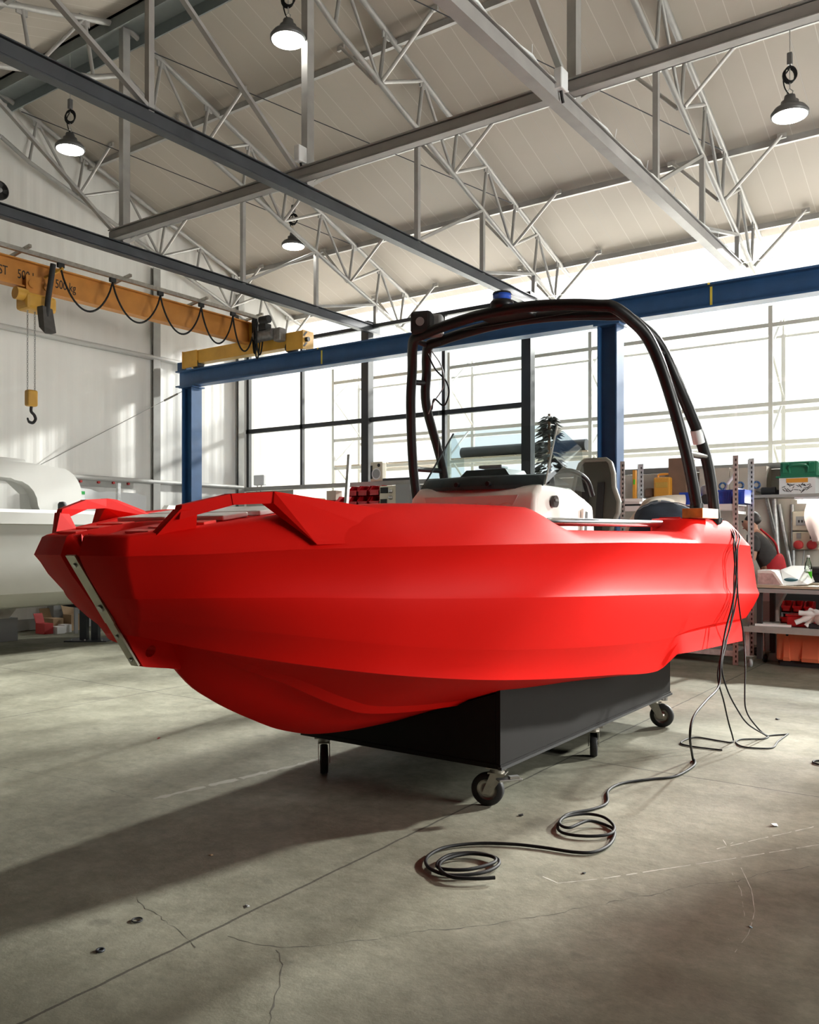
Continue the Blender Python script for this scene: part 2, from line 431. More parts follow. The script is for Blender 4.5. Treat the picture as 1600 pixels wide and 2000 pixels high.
# low wall under the glazing
M_lowwall = mat('low_wall_panel', (.55, .525, .455), .55, var=.10, vscale=1.5)
struct(ribbed(UW-.02, -8.75, XR, 0, 2.2, axis='x', sign=-1, pitch=.16), 'wall_back', M_lowwall, label='cream ribbed low wall below the glazing')
struct(ribbed(UW-.02, XG, -10.62, 0, 2.2, axis='x', sign=-1, pitch=.16), 'wall_back_corner', M_lowwall)
struct(MB().box((-9.68, UW, .8), (1.9, .05, 1.6)), 'wall_back_middle', M_lowwall)
struct(MB().box((-9.68, UW, 1.9), (1.86, .012, .6)), 'window_0', M_window)
struct(MB().box(((XG+XR)/2, UW-.03, 2.24), (XR-XG, .16, .07)), 'trim_0', M_sill, label='grey sill running along below the glazing')
# glazing panes between uprights
XS = [XG+.03, -10.42, -8.96, -7.43, -5.96, -3.0, 0.0, 3.0, XR]
n = 1
for i in range(len(XS)-1):
    for (z0, z1) in ((2.28, 3.28), (3.34, 4.84)):
        w = XS[i+1]-XS[i]
        struct(MB().box(((XS[i]+XS[i+1])/2, UW, (z0+z1)/2), (w-.04, .010, z1-z0)), 'window_%d' % n, M_window); n += 1
struct(MB().box(((XG-5.96)/2, UW, 3.31), (-5.96-XG, .07, .075)), 'trim_1', M_darkframe, label='dark glazing bar crossing the left windows')
struct(MB().box(((XG-5.96)/2, UW, 4.86), (-5.96-XG, .07, .06)), 'trim_2', M_darkframe)
for k, (x, w) in enumerate(((XG+.05, .06), (-10.42, .05), (-7.43, .06))):
    struct(MB().box((x, UW, 3.55), (w, .07, 2.56)), 'trim_%d' % (3+k), M_darkframe, label='slim dark upright of the glazing')
def col(x, z0, z1): return MB().box((x, UW-.01, (z0+z1)/2), (.15, .14, z1-z0))
for k, x in enumerate((-8.96, -5.96)):
    struct(col(x, 2.2, 4.95), 'trim_%d' % (8+k), M_darkframe, label='thick dark column of the glazing under a roof truss')
for k, (xa, xb) in enumerate(((-.5, 1.2), (3.45, XR))):
    struct(MB().box(((xa+xb)/2, UW+.06, 3.95), (xb-xa, .06, 3.5)), 'wall_back_pier_%s' % ('inner', 'outer')[k], M_lowwall)
# gable posts and rails
for k, u in enumerate((9.35, 11.25)):
    mb = MB(); mb.box((XG+.03, u, 2.9), (.10, .02, 5.8)); mb.box((XG+.085, u, 2.9), (.012, .14, 5.8)); mb.box((XG+.02, u, 2.9), (.012, .14, 5.8))
    struct(mb, 'trim_%d' % (12+k), M_sill, label='vertical steel post on the gable wall')
for k, z in enumerate((4.32, 2.27)):
    struct(MB().cyl((XG+.06, .5, z), (XG+.06, 11.3, z), .042, n=10), 'trim_%d' % (14+k), mat('wall_rail', (.55, .55, .53), .45, .2), label='horizontal rail along the gable wall')
struct(MB().box((XG+.035, 3.2, .09), (.03, 16.0, .16)), 'baseboard_left', M_sill)

# ================================================================ ROOF STEEL
def truss(x, label, rail_mat, tie=True):
    t = thing('roof_truss', (x, UR, 0), label, 'roof truss', 'lattice roof trusses')
    U = [('A', .55), ('B', 1.32), ('A', 2.07), ('B', 2.85), ('A', 3.60), ('B', 4.40), ('A', 5.10), ('B', 5.80)]
    for sgn in (1, -1):
        def q(d, z): return (x, UR+sgn*d, z)
        MB().tube([q(.0, zchord(UR)), q(6.2, zchord(UR+6.2))], .035, 10).build('top_chord', M_grey_truss, t)
        low = [q(d-.12, zchord(UR+d)-.63) for (_, d) in U]
        MB().tube([q(.0, zchord(UR)-.60)]+low[:1]+[low[-1], q(6.1, zchord(UR+6.1)-.60)], .032, 10).build('bottom_chord', M_grey_truss, t)
        for i, (k, d) in enumerate(U):
            up = q(d, zchord(UR+d))
            MB().tube([up, low[i]], .022, 8).build('web_bar', M_grey_truss, t)
            if k == 'A' and i+1 < len(U): MB().tube([up, low[i+1]], .020, 8).build('web_bar', M_grey_truss, t)
            if k == 'B' and i+1 < len(U): MB().tube([low[i], q(U[i+1][1], zchord(UR+U[i+1][1]))], .022, 8).build('web_bar', M_grey_truss, t)
            MB().box(Vector(up)-Vector((0, 0, .03)), (.02, .13, .12)).build('gusset', M_grey_truss, t)
        if tie:
            hang = [(low[2][1], low[2][2]), (low[4][1], low[4][2]), (low[6][1], low[6][2])]
            prevfoot = UR
            for (hu, hz) in hang:
                MB().bar((x, hu, 4.86), (x, hu, hz), .055, .055).build('hanger', M_grey_truss, t)
                MB().bar((x, prevfoot, 4.9), (x, hu, hz), .05, .035).build('diagonal', M_grey_truss, t)
                prevfoot = hu
    if tie:
        MB().bar((x, UR, 4.9), (x, UR, zchord(UR)-.05), .10, .08).build('king_post', M_grey_truss, t)
        mb = MB(); u0, u1 = 1.5, 11.66                       # channel section
        mb.box((x-.045, (u0+u1)/2, 4.82), (.012, u1-u0, .14)); mb.box((x, (u0+u1)/2, 4.886), (.10, u1-u0, .010)); mb.box((x, (u0+u1)/2, 4.754), (.10, u1-u0, .010)); mb.box((x+.03, (u0+u1)/2, 4.82), (.010, u1-u0, .10))
        mb.build('tie_rail', rail_mat, t)
    return t
truss(-8.87, 'roof truss over the crane bridge with a dark tie rail, third hung lamp beneath', M_rail_dark)
truss(-5.92, 'middle roof truss with a dark tie rail crossing the picture above the boat', M_rail_dark)
t_right = truss(-3.01, 'rightmost roof truss with a pale tie rail carrying cables', M_rail_light)
truss(XG+.18, 'roof truss against the white gable wall, without a tie rail', M_rail_light, tie=False)
# cables strapped to the pale tie rail
mb = MB(); pts = [(-2.985+.012*math.sin(k*1.7), 1.8+k*.2, 4.912+.012*math.sin(k*2.9)) for k in range(48)]; mb.tube(pts, .012, 6)
for k in range(4, 47, 4):
    a = random.uniform(-.4, .4); mb.tube([(-2.98, 1.8+k*.2, 4.91), (-2.97, 1.8+k*.2+a*.05, 5.00)], .003, 5)
mb.build('cable_run', M_panelw, t_right)
# purlins
for sgn in (1, -1):
    for d, w in ((1.52, 'first'), (2.95, 'second'), (4.48, 'third'), (5.95, 'lowest')):
        u = UR+sgn*d; z = zchord(u)+.02
        mb = MB(); mb.box(((XG+XR)/2, u, z), (XR-XG-.02, .05, .075))
        o = mb.build('purlin', M_grey_truss); tag(o, '%s roof purlin below the ridge on the %s slope' % (w, 'window' if sgn > 0 else 'near'), 'purlin', 'roof purlins')
# fly braces from trusses to purlins: one thing per brace
cnt = 0
M_fly = mat('brace_paint', (.46, .45, .43), .4, .3)
fly_w = {1.32: 'uppermost', 2.85: 'second', 4.40: 'third', 5.80: 'lowest'}
tn = {-8.87: 'truss over the crane', -5.92: 'middle truss', -3.01: 'rightmost truss', XG+.18: 'gable truss'}
for x in (XG+.18, -8.87, -5.92, -3.01):
    for d in (1.32, 2.85, 4.40, 5.80):
        for s in (-1, 1):
            if x < -11 and s < 0: continue
            u = UR+d; mb = MB().tube([(x+s*.04, u-.12, zchord(u)-.63), (x+s*.66, u, zchord(u)+.03)], .022, 8)
            mb.box((x+s*.66, u, zchord(u)+.02), (.10, .03, .06))
            o = mb.build('fly_brace', M_fly); tag(o, 'diagonal brace tube from the %s to the %s purlin, %s side' % (tn[x], fly_w[d], 'right' if s > 0 else 'left'), 'roof brace', 'braces between trusses and purlins')
# ridge beam
mb = MB(); mb.box(((XG+XR)/2, UR, zchord(UR)+.02), (XR-XG-.05, .42, .10)); mb.box(((XG+XR)/2, UR+.2, zchord(UR)-.06), (XR-XG-.05, .02, .22)); mb.box(((XG+XR)/2, UR-.2, zchord(UR)-.06), (XR-XG-.05, .02, .22))
tag(mb.build('ridge_beam', M_ridge), 'grey-green ridge girder along the top of the roof', 'ridge beam')
# transverse beam under the ridge
mb = MB(); x0, x1 = -8.92, XR-.05; u = 6.45
mb.box(((x0+x1)/2, u, 5.01), (x1-x0, .10, .012)); mb.box(((x0+x1)/2, u+.045, 4.955), (x1-x0, .010, .12)); mb.box(((x0+x1)/2, u, 4.90), (x1-x0, .10, .010)); mb.box(((x0+x1)/2, u-.03, 4.955), (x1-x0, .01, .08))
tag(mb.build('cross_beam', M_rail_light), 'pale horizontal beam crossing the tie rails below the ridge', 'beam')
# sag rods across the roof
for k, (xa, ua, xb, ub) in enumerate(((-8.87, UR+.3, -5.92, UR+4.3), (-5.92, UR+.3, -3.01, UR+4.3), (-11.6, UR+.3, -8.87, UR+4.3), (-3.01, UR+.3, -.1, UR+4.3))):
    o = MB().tube([(xa, ua, zchord(ua)-.05), (xb, ub, zchord(ub)-.05)], .006, 6).build('brace_rod', M_rail_dark)
    tag(o, 'thin bracing rod under the roof panels in the %s bay' % ('second', 'third', 'gable', 'rightmost')[k], 'brace rod', 'roof bracing rods')
# junction boxes
for (px, py, x, lab) in ((587, 302, -5.86, 'small white junction box on the post above the boat'), (1096, 157, -2.95, 'small white junction box where the pale rails cross')):
    c = PX(px, py, x); t = thing('junction_box', c, lab, 'junction box', 'roof junction boxes')
    MB().box(c, (.07, .12, .16), bev=.01).build('box', M_panelw, t)
    MB().tube([c+Vector((0, 0, -.08)), c+Vector((0, .02, -.13)), c+Vector((0, .04, -.16))], .012, 6).build('cable_gland', M_blackm, t)
# high bay lamps
def lamp(px, py, wpx, label, on=22):
    Y = F*.36/wpx; c = P(px, py, Y); t = thing('high_bay_lamp', c, label, 'lamp', 'hanging high bay lamps')
    up = zroof(c.y)-.02-c.z
    MB().lathe([(.0, .20), (.05, .20), (.06, .15), (.085, .14), (.09, .085), (.15, .07), (.18, .03), (.18, .0), (.165, -.004)], c, 28).build('housing', M_lampbody, t)
    MB().lathe([(.165, .0), (.16, -.012), (.09, -.02), (.0, -.02)], c, 28).build('led_lens', M_lamp, t)
    MB().tube([c+Vector((.02, 0, .2)), c+Vector((.03, 0, .24)), c+Vector((0, 0, .27)), c+Vector((-.03, 0, .24)), c+Vector((-.02, 0, .2))], .006, 6).build('hook', M_steel, t)
    MB().tube([c+Vector((0, 0, .27)), c+Vector((0, 0, up+.018))], .005, 6).build('suspension_chain', M_steel, t)
    mb = MB()
    for j in range(3):
        mb.tube([c+Vector((.06*math.cos(a)*CS+.01*j-.01, .06*math.cos(a)*SN, .40+.075*math.sin(a)+.01*j)) for a in [2*PI*k/16 for k in range(16)]], .008, 6, closed=True)
    mb.tube(catmull([c+Vector((0, 0, .2)), c+Vector((-.05, 0, .30)), c+Vector((-.055, -.01, .40)), c+Vector((.0, 0, .48)), c+Vector((0, 0, .55))], 5), .007, 6)
    mb.build('cable_loop', M_cable, t)
    MB().box(c+Vector((0, 0, .57)), (.05, .05, .12), bev=.008).build('connector', M_lampbody, t)
    return t
lamp(563, 78, 70, 'lit high bay lamp at the top, hanging over the boat beside a tall grey post')
lamp(137, 292, 56, 'lit high bay lamp at left hanging near the gable wall')
lamp(573, 481, 46, 'smallest and farthest high bay lamp, hanging above the blue crane beam')
lamp(1543, 226, 70, 'lit high bay lamp at the right edge, hung on a thin chain')

# ================================================================ OVERHEAD CRANE
UB = 9.75
def ibeam(mb, a, b, w, h, tf=.018, tw=.012):
    a, b = Vector(a), Vector(b); d = (b-a).normalized(); up = Vector((0, 0, 1))
    mb.bar(a+up*(h/2-tf/2), b+up*(h/2-tf/2), w, tf); mb.bar(a-up*(h/2-tf/2), b-up*(h/2-tf/2), w, tf); mb.bar(a, b, tw, h-2*tf)
    return mb
t = thing('crane_runway_beam', (-4, UB, 4.0), 'long dark blue steel runway beam carrying the crane', 'beam')
ibeam(MB(), (-11.62, UB, 4.0), (XR-.1, UB, 4.0), .19, .27, tf=.022).build('beam', M_blue, t)
MB().box((-11.50, UB, 4.21), (.22, .12, .14)).build('end_stop', M_blue, t)
for px in (628, 1389):
    c = PU(px, 690, UB-.012)
    MB().box((c.x, UB-.0075, 4.0), (.025, .004, .225)).build('yellow_tape', mat('tape', (.75, .60, .08), .5), t)
    MB().box((c.x, UB-.0965, 4.124), (.025, .004, .022)).build('yellow_tape', MATS['tape'], t)
def column(x, lab):
    t = thing('crane_column', (x, UB, 0), lab, 'column', 'blue crane columns')
    mb = MB(); H = 3.83; w = .24
    mb.box((x-w/2+.008, UB, H/2), (.016, .22, H)); mb.box((x+w/2-.008, UB, H/2), (.016, .22, H)); mb.box((x, UB, H/2), (w-.03, .012, H))
    mb.build('post', M_blue, t)
    MB().box((x, UB, H+.012), (.32, .28, .022)).build('cap_plate', M_blue, t)
    MB().box((x, UB, .012), (.40, .40, .024)).build('base_plate', M_blue, t)
column(-11.32, 'blue steel column near the gable wall under the end of the crane beam')
column(-3.98, 'thick blue steel column right behind the boat arch')
# bracing wire
a = Vector((-11.45, UB-.1, 3.78)); b = PX(80, 907, XG+.03)
t = thing('guy_wire', b, 'thin slanting guy wire from the left blue column to the gable wall', 'wire')
MB().tube([a, b], .006, 6).build('wire', M_steel, t)
d = (a-b).normalized(); MB().cyl(a-d*.10, a-d*.38, .016, n=8).build('turnbuckle', M_zinc, t)
# bridge
XB = -9.88
t = thing('overhead_crane', (XB, UB, 4.14), 'orange overhead crane bridge with festoon cables and hoist', 'crane')
bridge = ibeam(MB(), (XB, 1.0, 4.53), (XB, UB-.05, 4.53), .14, .33, tf=.016).build('bridge_beam', M_yel, t)
MB().box((XB, UB-.10, 4.50), (.30, .02, .36)).build('end_plate', M_yel2, t)
RT = Matrix(((0, 0, 1), (1, 0, 0), (0, 1, 0))).to_4x4()
def beamtext(s, u, z): text_mesh(s, .155, Matrix.Translation((XB+.008, u, z))@RT, M_ink, 'stencil_lettering', part=bridge, squash=.70)
beamtext('ST', 5.585, 4.47); beamtext('500 kg', 5.82, 4.47); beamtext('500 kg', 6.32, 4.47)
# end carriage along x
car = MB().box((-10.08, UB, 4.325), (2.66, .16, .21)).build('end_carriage', M_yel2, t)
for x in (-11.41, -8.75):
    sub(MB().box((x+(.006 if x > -10 else -.006), UB, 4.295), (.02, .24, .28)), 'end_cap', M_yel2, car)
    for s in (-1, 1):
        if s < 0: mbx = MB().box((x+(-.16 if x > -10 else .16), UB-.10, 4.295), (.34, .02, .27)); sub(mbx, 'side_plate', M_yel2, car)
for x in (-8.75,):
    sub(MB().cyl((x+.01, UB-.05, 4.30), (x+.07, UB-.05, 4.30), .035, n=10), 'bumper', M_rubber, car)
    for zz in (4.22, 4.38):
        sub(MB().prism([(x+.018, UB-.12, zz-.03), (x+.018, UB-.06, zz+.04), (x+.018, UB-.02, zz+.04), (x+.018, UB-.08, zz-.03)], (.002, 0, 0)), 'hazard_stripe', M_ink, car)
for x in (-11.15, -9.05):
    MB().cyl((x, UB-.085, 4.22), (x, UB+.05, 4.22), .082, n=20).build('wheel', M_blackm, t)
# gear motor
mot = MB().cyl((-9.22, UB-.22, 4.42), (-9.55, UB-.22, 4.42), .085, n=14)
mot.cyl((-9.55, UB-.22, 4.42), (-9.60, UB-.22, 4.42), .095, n=14); mot.box((-9.15, UB-.18, 4.40), (.14, .14, .20), bev=.02)
mot = mot.build('gear_motor', M_motor, t)
sub(MB().box((-9.42, UB-.22, 4.54), (.16, .13, .10), bev=.01), 'terminal_box', M_blackm, mot)
sub(MB().cyl((-9.42, UB-.30, 4.63), (-9.25, UB-.30, 4.63), .06, n=12), 'rotary_switch', M_blackm, mot)
# festoon track on the +x side
XT = -9.60
track = MB().box((XT, 5.35, 4.72), (.05, 8.7, .05)).build('festoon_track', M_zinc, t)
for u in (2.2, 3.9, 5.75, 7.15, 8.45, 9.55):
    sub(MB().bar((XB-.02, u, 4.71), (XT+.12, u, 4.76), .035, .035), 'track_bracket', M_zinc, track)
def loops(us, drops):
    for (u0, u1), dp in zip(zip(us[:-1], us[1:]), drops):
        pts = [(XT, u0+(u1-u0)*(.5-.5*math.cos(PI*k/20)) if False else u0+(u1-u0)*k/20, 4.64-dp*(1-(2*k/20-1)**2)**.8) for k in range(21)]
        MB().tube(pts, .013, 6).build('festoon_cable', M_cable, t)
    for u in us: MB().box((XT, u, 4.67), (.045, .09, .06), bev=.01).build('cable_trolley', M_blackm, t)
US = [6.22, 6.96, 7.72, 8.44, 9.05, 9.50]
loops(US, [.45, .44, .45, .46, .48])
for k, (du, dp) in enumerate(((.08, .50), (.14, .58), (.02, .53))):
    pts = [(XT+.05*k, 9.50+du*math.sin(PI*j/16)*.0+(j/16-.5)*(.10+.03*k), 4.66-dp*(1-(2*j/16-1)**2)**.5) for j in range(17)]
    MB().tube(pts, .013, 6).build('festoon_cable', M_cable, t)
# hoist
ho = thing('chain_hoist', (XB, 6.1, 4.3), 'yellow chain hoist with load chain and hook under the crane bridge', 'hoist')
MB().box((XB+.02, 6.06, 4.20), (.26, .40, .20), bev=.04).build('body', M_yel2, ho)
MB().cyl((XB+.06, 5.76, 4.27), (XB+.06, 5.90, 4.27), .075, n=16).build('motor_cap', M_yel2, ho)
tr = MB(); tr.box((XB+.09, 6.05, 4.40), (.02, .34, .22)); tr.box((XB-.09, 6.05, 4.40), (.02, .34, .22)); tr.cyl((XB+.02, 5.90, 4.30), (XB+.02, 6.15, 4.30), .06, n=12); tr.cyl((XB+.095, 5.95, 4.41), (XB+.12, 5.95, 4.41), .05, n=14); tr.cyl((XB+.095, 6.15, 4.41), (XB+.12, 6.15, 4.41), .05, n=14)
tr.build('trolley', M_yel, ho)
MB().bar((XB+.10, 6.12, 4.52), (XT+.02, 6.24, 4.64), .03, .03).build('tow_arm', M_yel2, ho)
ch = MB()
for s in (-.03, .03):
    z = 4.10
    k = 0
    while z > 3.12:
        c = Vector((XB+.04, 5.98+s*1.6, z)); ax = (1, 0) if k % 2 else (0, 1)
        ch.tube([c+Vector((ax[0]*.010*math.cos(a), ax[1]*.010*math.cos(a), .019*math.sin(a))) for a in [2*PI*j/8 for j in range(8)]], .0035, 5, closed=True)
        z -= .027; k += 1
ch.build('load_chain', M_steel, ho)
MB().box((XB+.04, 5.98, 3.04), (.10, .13, .20), bev=.03).build('hook_block', M_yel2, ho)
hk = [(XB+.04, 5.98, 2.94), (XB+.04, 5.98, 2.88), (XB+.04, 6.02, 2.84), (XB+.04, 6.035, 2.79), (XB+.04, 6.0, 2.745), (XB+.04, 5.95, 2.755), (XB+.04, 5.93, 2.80)]
MB().tube(catmull(hk, 5), [.018]*26+[.012]*4+[.006], 8).build('hook', M_blackm, ho)
cb = MB().hull([(XB+.14, 5.99, 4.14), (XB+.25, 6.00, 4.14), (XB+.25, 6.13, 4.12), (XB+.14, 6.13, 4.12), (XB+.25, 6.02, 3.90), (XB+.14, 6.02, 3.90), (XB+.25, 6.18, 3.84), (XB+.14, 6.18, 3.84), (XB+.2, 6.06, 3.82)])
cb.build('chain_bag', mat('grey_canvas', (.07, .065, .06), .8, var=.2, vscale=12), ho)
MB().tube(catmull([(XT+.0, 6.12, 4.66), (XT-.02, 6.10, 4.45), (XB+.24, 6.08, 4.25), (XB+.22, 6.07, 4.02)], 6), .035, 8).build('cable_bundle', M_blackm, ho)
# ================================================================ RED BOAT
XC = -2.74
boat = thing('boat', (XC, 4.4, .37), 'bright red open workboat with white console standing on a black cradle', 'boat')
def pchip(pts, x):
    if x <= pts[0][0]: return pts[0][1]
    if x >= pts[-1][0]: return pts[-1][1]
    n = len(pts); h = [pts[i+1][0]-pts[i][0] for i in range(n-1)]; d = [(pts[i+1][1]-pts[i][1])/h[i] for i in range(n-1)]
    m = [0]*n; m[0] = d[0]; m[-1] = d[-1]
    for i in range(1, n-1):
        if d[i-1]*d[i] <= 0: m[i] = 0
        else:
            w1 = 2*h[i]+h[i-1]; w2 = h[i]+2*h[i-1]; m[i] = (w1+w2)/(w1/d[i-1]+w2/d[i])
    for i in range(n-1):
        if x <= pts[i+1][0]:
            t = (x-pts[i][0])/h[i]; t2 = t*t; t3 = t2*t
            return (2*t3-3*t2+1)*pts[i][1]+(t3-2*t2+t)*h[i]*m[i]+(-2*t3+3*t2)*pts[i+1][1]+(t3-t2)*h[i]*m[i+1]
R_ = {}   # each row: (u, half-breadth, z)
R_['K'] = [(2.04, .018, .985), (2.14, .018, .980), (2.235, .018, .94), (2.262, .018, .865), (2.32, .018, .79), (2.387, .018, .732), (2.46, .018, .686), (2.53, .02, .645), (2.70, .02, .56), (2.86, .02, .49), (3.12, .02, .422), (3.5, .02, .388), (4.0, .02, .372), (6.6, .02, .372)]
R_['C'] = [(2.02, .095, .99), (2.19, .30, .935), (2.44, .52, .872), (2.78, .72, .806), (3.39, .87, .72), (4.43, .94, .615), (5.12, .95, .552), (5.16, .955, .556), (5.24, 1.03, .648), (5.35, 1.045, .642), (6.72, 1.03, .582)]
R_['L'] = [(1.98, .15, 1.055), (2.2, .41, 1.02), (2.44, .60, .98), (2.78, .77, .925), (3.39, .935, .86), (4.43, 1.03, .79), (5.0, 1.045, .765), (5.2, 1.055, .772), (5.35, 1.06, .782), (6.76, 1.045, .752)]
R_['R'] = [(1.925, .20, 1.135), (2.1, .42, 1.138), (2.27, .56, 1.135), (2.5, .70, 1.127), (2.75, .82, 1.115), (3.3, 1.0, 1.095), (4.06, 1.085, 1.065), (5.5, 1.105, 1.0), (6.93, 1.10, .925)]
R_['M'] = [(1.875, .235, 1.215), (2.1, .45, 1.222), (2.3, .585, 1.225), (2.7, .805, 1.228), (3.3, .985, 1.225), (4.06, 1.055, 1.215), (5.5, 1.085, 1.17), (6.86, 1.075, 1.14)]
R_['N'] = [(1.84, .27, 1.287), (2.0, .43, 1.292), (2.3, .645, 1.308), (2.7, .855, 1.316), (3.2, 1.01, 1.322), (4.0, 1.09, 1.325), (5.2, 1.115, 1.318), (6.2, 1.105, 1.303), (6.72, 1.085, 1.29)]
R_['G'] = [(1.86, .25, 1.352), (2.0, .345, 1.372), (2.3, .50, 1.42), (2.55, .615, 1.462), (2.8, .70, 1.482), (3.2, .83, 1.489), (3.50, .90, 1.487), (3.55, .905, 1.48), (3.78, .965, 1.39), (3.84, .97, 1.383), (4.5, .985, 1.382), (5.26, 1.0, 1.384), (5.3, 1.0, 1.39), (5.40, 1.05, 1.462), (5.46, 1.055, 1.468), (6.2, 1.04, 1.468), (6.5, 1.0, 1.44), (6.62, .97, 1.39)]
R_['I'] = [(1.88, .22, 1.358), (2.0, .295, 1.378), (2.3, .43, 1.424), (2.55, .53, 1.464), (2.8, .60, 1.482), (3.2, .70, 1.488), (3.5, .76, 1.486), (3.55, .765, 1.478), (3.78, .82, 1.388), (3.84, .83, 1.38), (4.5, .85, 1.38), (5.26, .86, 1.382), (5.42, .80, 1.47), (6.2, .78, 1.472), (6.5, .76, 1.44), (6.6, .74, 1.39)]
R_['D'] = [(1.90, .21, 1.352), (2.0, .28, 1.372), (2.3, .41, 1.415), (2.55, .51, 1.445), (2.78, .58, 1.458), (2.86, .59, 1.45), (2.92, .60, 1.0), (3.5, .73, .86), (4.0, .80, .74), (4.5, .82, .64), (4.7, .82, .62), (5.3, .82, .62), (5.42, .76, .62), (6.2, .75, .62), (6.5, .74, .62), (6.58, .72, .62)]
ORDER = ['K', 'C', 'L', 'R', 'M', 'N', 'G', 'I', 'D']
def row(k, f):
    p = R_[k]; u0, u1 = p[0][0], p[-1][0]; u = u0+(u1-u0)*f
    return Vector((u, max(0, pchip([(q[0], q[1]) for q in p], u)), pchip([(q[0], q[2]) for q in p], u)))
def stations():
    fs = [(i/90)**1.35 for i in range(91)]
    return fs
def profile(f):
    k = {n: row(n, f) for n in ORDER}; out = []; sharp = []
    def put(v, s=False): out.append(v); sharp.append(s)
    def lerp(a, b, t): return a+(b-a)*t
    put(Vector((k['K'].x, 0, k['K'].z-.003)), True); put(k['K'], False)
    fade = min(1, max(0, (k['C'].x-2.2)/.5))*min(1, max(0, (5.1-k['C'].x)/.3))
    for t, o_, s in ((.22, .004, 0), (.38, .004, 0), (.43, -.008, 1), (.50, .008, 1), (.75, .010, 0)):
        v = lerp(k['K'], k['C'], t); v.z += o_*fade+.058*math.sin(PI*t)*max(0, min(1, (3.0-k['C'].x)/.4)); put(v, bool(s))
    put(k['C'], True)
    v = lerp(k['C'], k['L'], .5); v.y -= .016; put(v)
    aft = k['L'].x > 5.16
    if aft:
        w = k['L'].copy(); w.y -= .03; w.z -= .012; put(w, True)
    else:
        w = lerp(k['C'], k['L'], .98); put(w, False)
    put(k['L'], aft)
    v = lerp(k['L'], k['R'], .5); v.y += .008; put(v)
    v = lerp(k['L'], k['R'], .85); v.y += .006; put(v)
    put(k['R'], True)
    v = lerp(k['R'], k['M'], .22); v.y -= .010; put(v)
    put(k['M'])
    v = lerp(k['M'], k['N'], .6); v.y -= .006; put(v)
    put(k['N'], True)
    for t, o_ in ((.25, .012), (.5, .018), (.75, .016), (.92, .008)):
        v = lerp(k['N'], k['G'], t); v.y += o_*min(1, max(0, (k['N'].x-1.95)/.5)); put(v)
    put(k['G'], False)
    v = lerp(k['G'], k['I'], .5); v.z += .006; put(v)
    put(k['I'], True)
    put(k['D'], True)
    tro = .05*max(0, min(1, (2.16-k['D'].x)/.03)) if k['D'].x < 2.16 else 0
    zc = k['D'].z+(.012 if k['D'].x < 2.8 else 0)
    put(Vector((k['D'].x, min(.10, k['D'].y*.6), zc)), False)
    put(Vector((k['D'].x, min(.062, k['D'].y*.4), zc-tro)), False)
    put(Vector((k['D'].x, 0, zc-tro)), False)
    return out, sharp
cols = []; sh = None
prof0, sh0 = profile(0.0)
iN = 0
NK = len(prof0)
def scaled(pr, k, du, notch=0):
    o = []
    for i, v in enumerate(pr):
        w = Vector((v.x+du*max(0, min(1, (v.z-.97)/.3)), v.y*k if v.y > .02 else v.y*min(1, k*3), v.z)); o.append(w)
    if notch:
        for i in range(18, len(o)): o[i].z -= notch*min(1, (i-17)/4)
    return o
front = [scaled(prof0, 0.0, .0, .045), scaled(prof0, .11, .0, .045), scaled(prof0, .20, -.03), scaled(prof0, .5, -.02)]
for c in front: cols.append(c)
shs = [sh0]*4
for f in stations():
    p, s = profile(f); cols.append(p); shs.append(s)
last = cols[-1]
cols.append([Vector((v.x, v.y*.9, v.z)) for v in last]); shs.append(shs[-1])
cols.append([Vector((v.x-.01, 0, v.z)) for v in last]); shs.append(shs[-1])
mb = MB(); NC = len(cols)
for side in (1, -1):
    mb.add([(XC+side*v.y, v.x, v.z) for c in cols for v in c],
           [(i*NK+j, (i+1)*NK+j, (i+1)*NK+j+1, i*NK+j+1) for i in range(NC-1) for j in range(NK-1)], True)
# towing plate under the stem with its eye
out = [(2.016, 1.00), (2.052, .935), (2.092, .874), (2.100, .864), (2.115, .860), (2.248, .838), (2.275, .83), (2.30, .9), (2.36, 1.0)]
hole = [(2.134+.024*math.cos(a)+.006*math.sin(a), .918+.022*math.sin(a)) for a in [2*PI*k/10 for k in range(10)]]
bm = bmesh.new()
vo = [bm.verts.new((0, u, z)) for u, z in out]; vh = [bm.verts.new((0, u, z)) for u, z in hole]
ed = [bm.edges.new((vo[i], vo[(i+1) % len(vo)])) for i in range(len(vo))]+[bm.edges.new((vh[i], vh[(i+1) % len(vh)])) for i in range(len(vh))]
bmesh.ops.triangle_fill(bm, edges=ed, use_beauty=True); bm.verts.index_update()
for sx in (-.03, .03): mb.add([(XC+sx, v.co.y, v.co.z) for v in bm.verts], [[v.index for v in f.verts] for f in bm.faces])
bm.free()
for poly in (out, hole):
    nn = len(poly); mb.add([(XC+sx, u, z) for sx in (-.03, .03) for u, z in poly], [(i, (i+1) % nn, nn+(i+1) % nn, nn+i) for i in range(nn)])
hull = mb.build('hull', M_red, boat)
me = hull.data
# weld mirrored halves and mark knuckle edges sharp
bm = bmesh.new(); bm.from_mesh(me)
shv = {}
for side in range(2):
    for i in range(NC):
        for j in range(NK):
            if shs[i][j]: shv[side*NC*NK+i*NK+j] = j
bm.verts.ensure_lookup_table(); bm.edges.ensure_lookup_table()
for e in bm.edges:
    a, b = e.verts[0].index, e.verts[1].index
    if a in shv and b in shv and shv[a] == shv[b] and a//(NC*NK) == b//(NC*NK): e.smooth = False
    ia, ib = (a % (NC*NK))//NK, (b % (NC*NK))//NK
    if a < 2*NC*NK and b < 2*NC*NK and ia == ib and ia in (2, NC-3): e.smooth = False
bmesh.ops.remove_doubles(bm, verts=bm.verts, dist=.0004)
bmesh.ops.recalc_face_normals(bm, faces=bm.faces)
bm.to_mesh(me); bm.free()
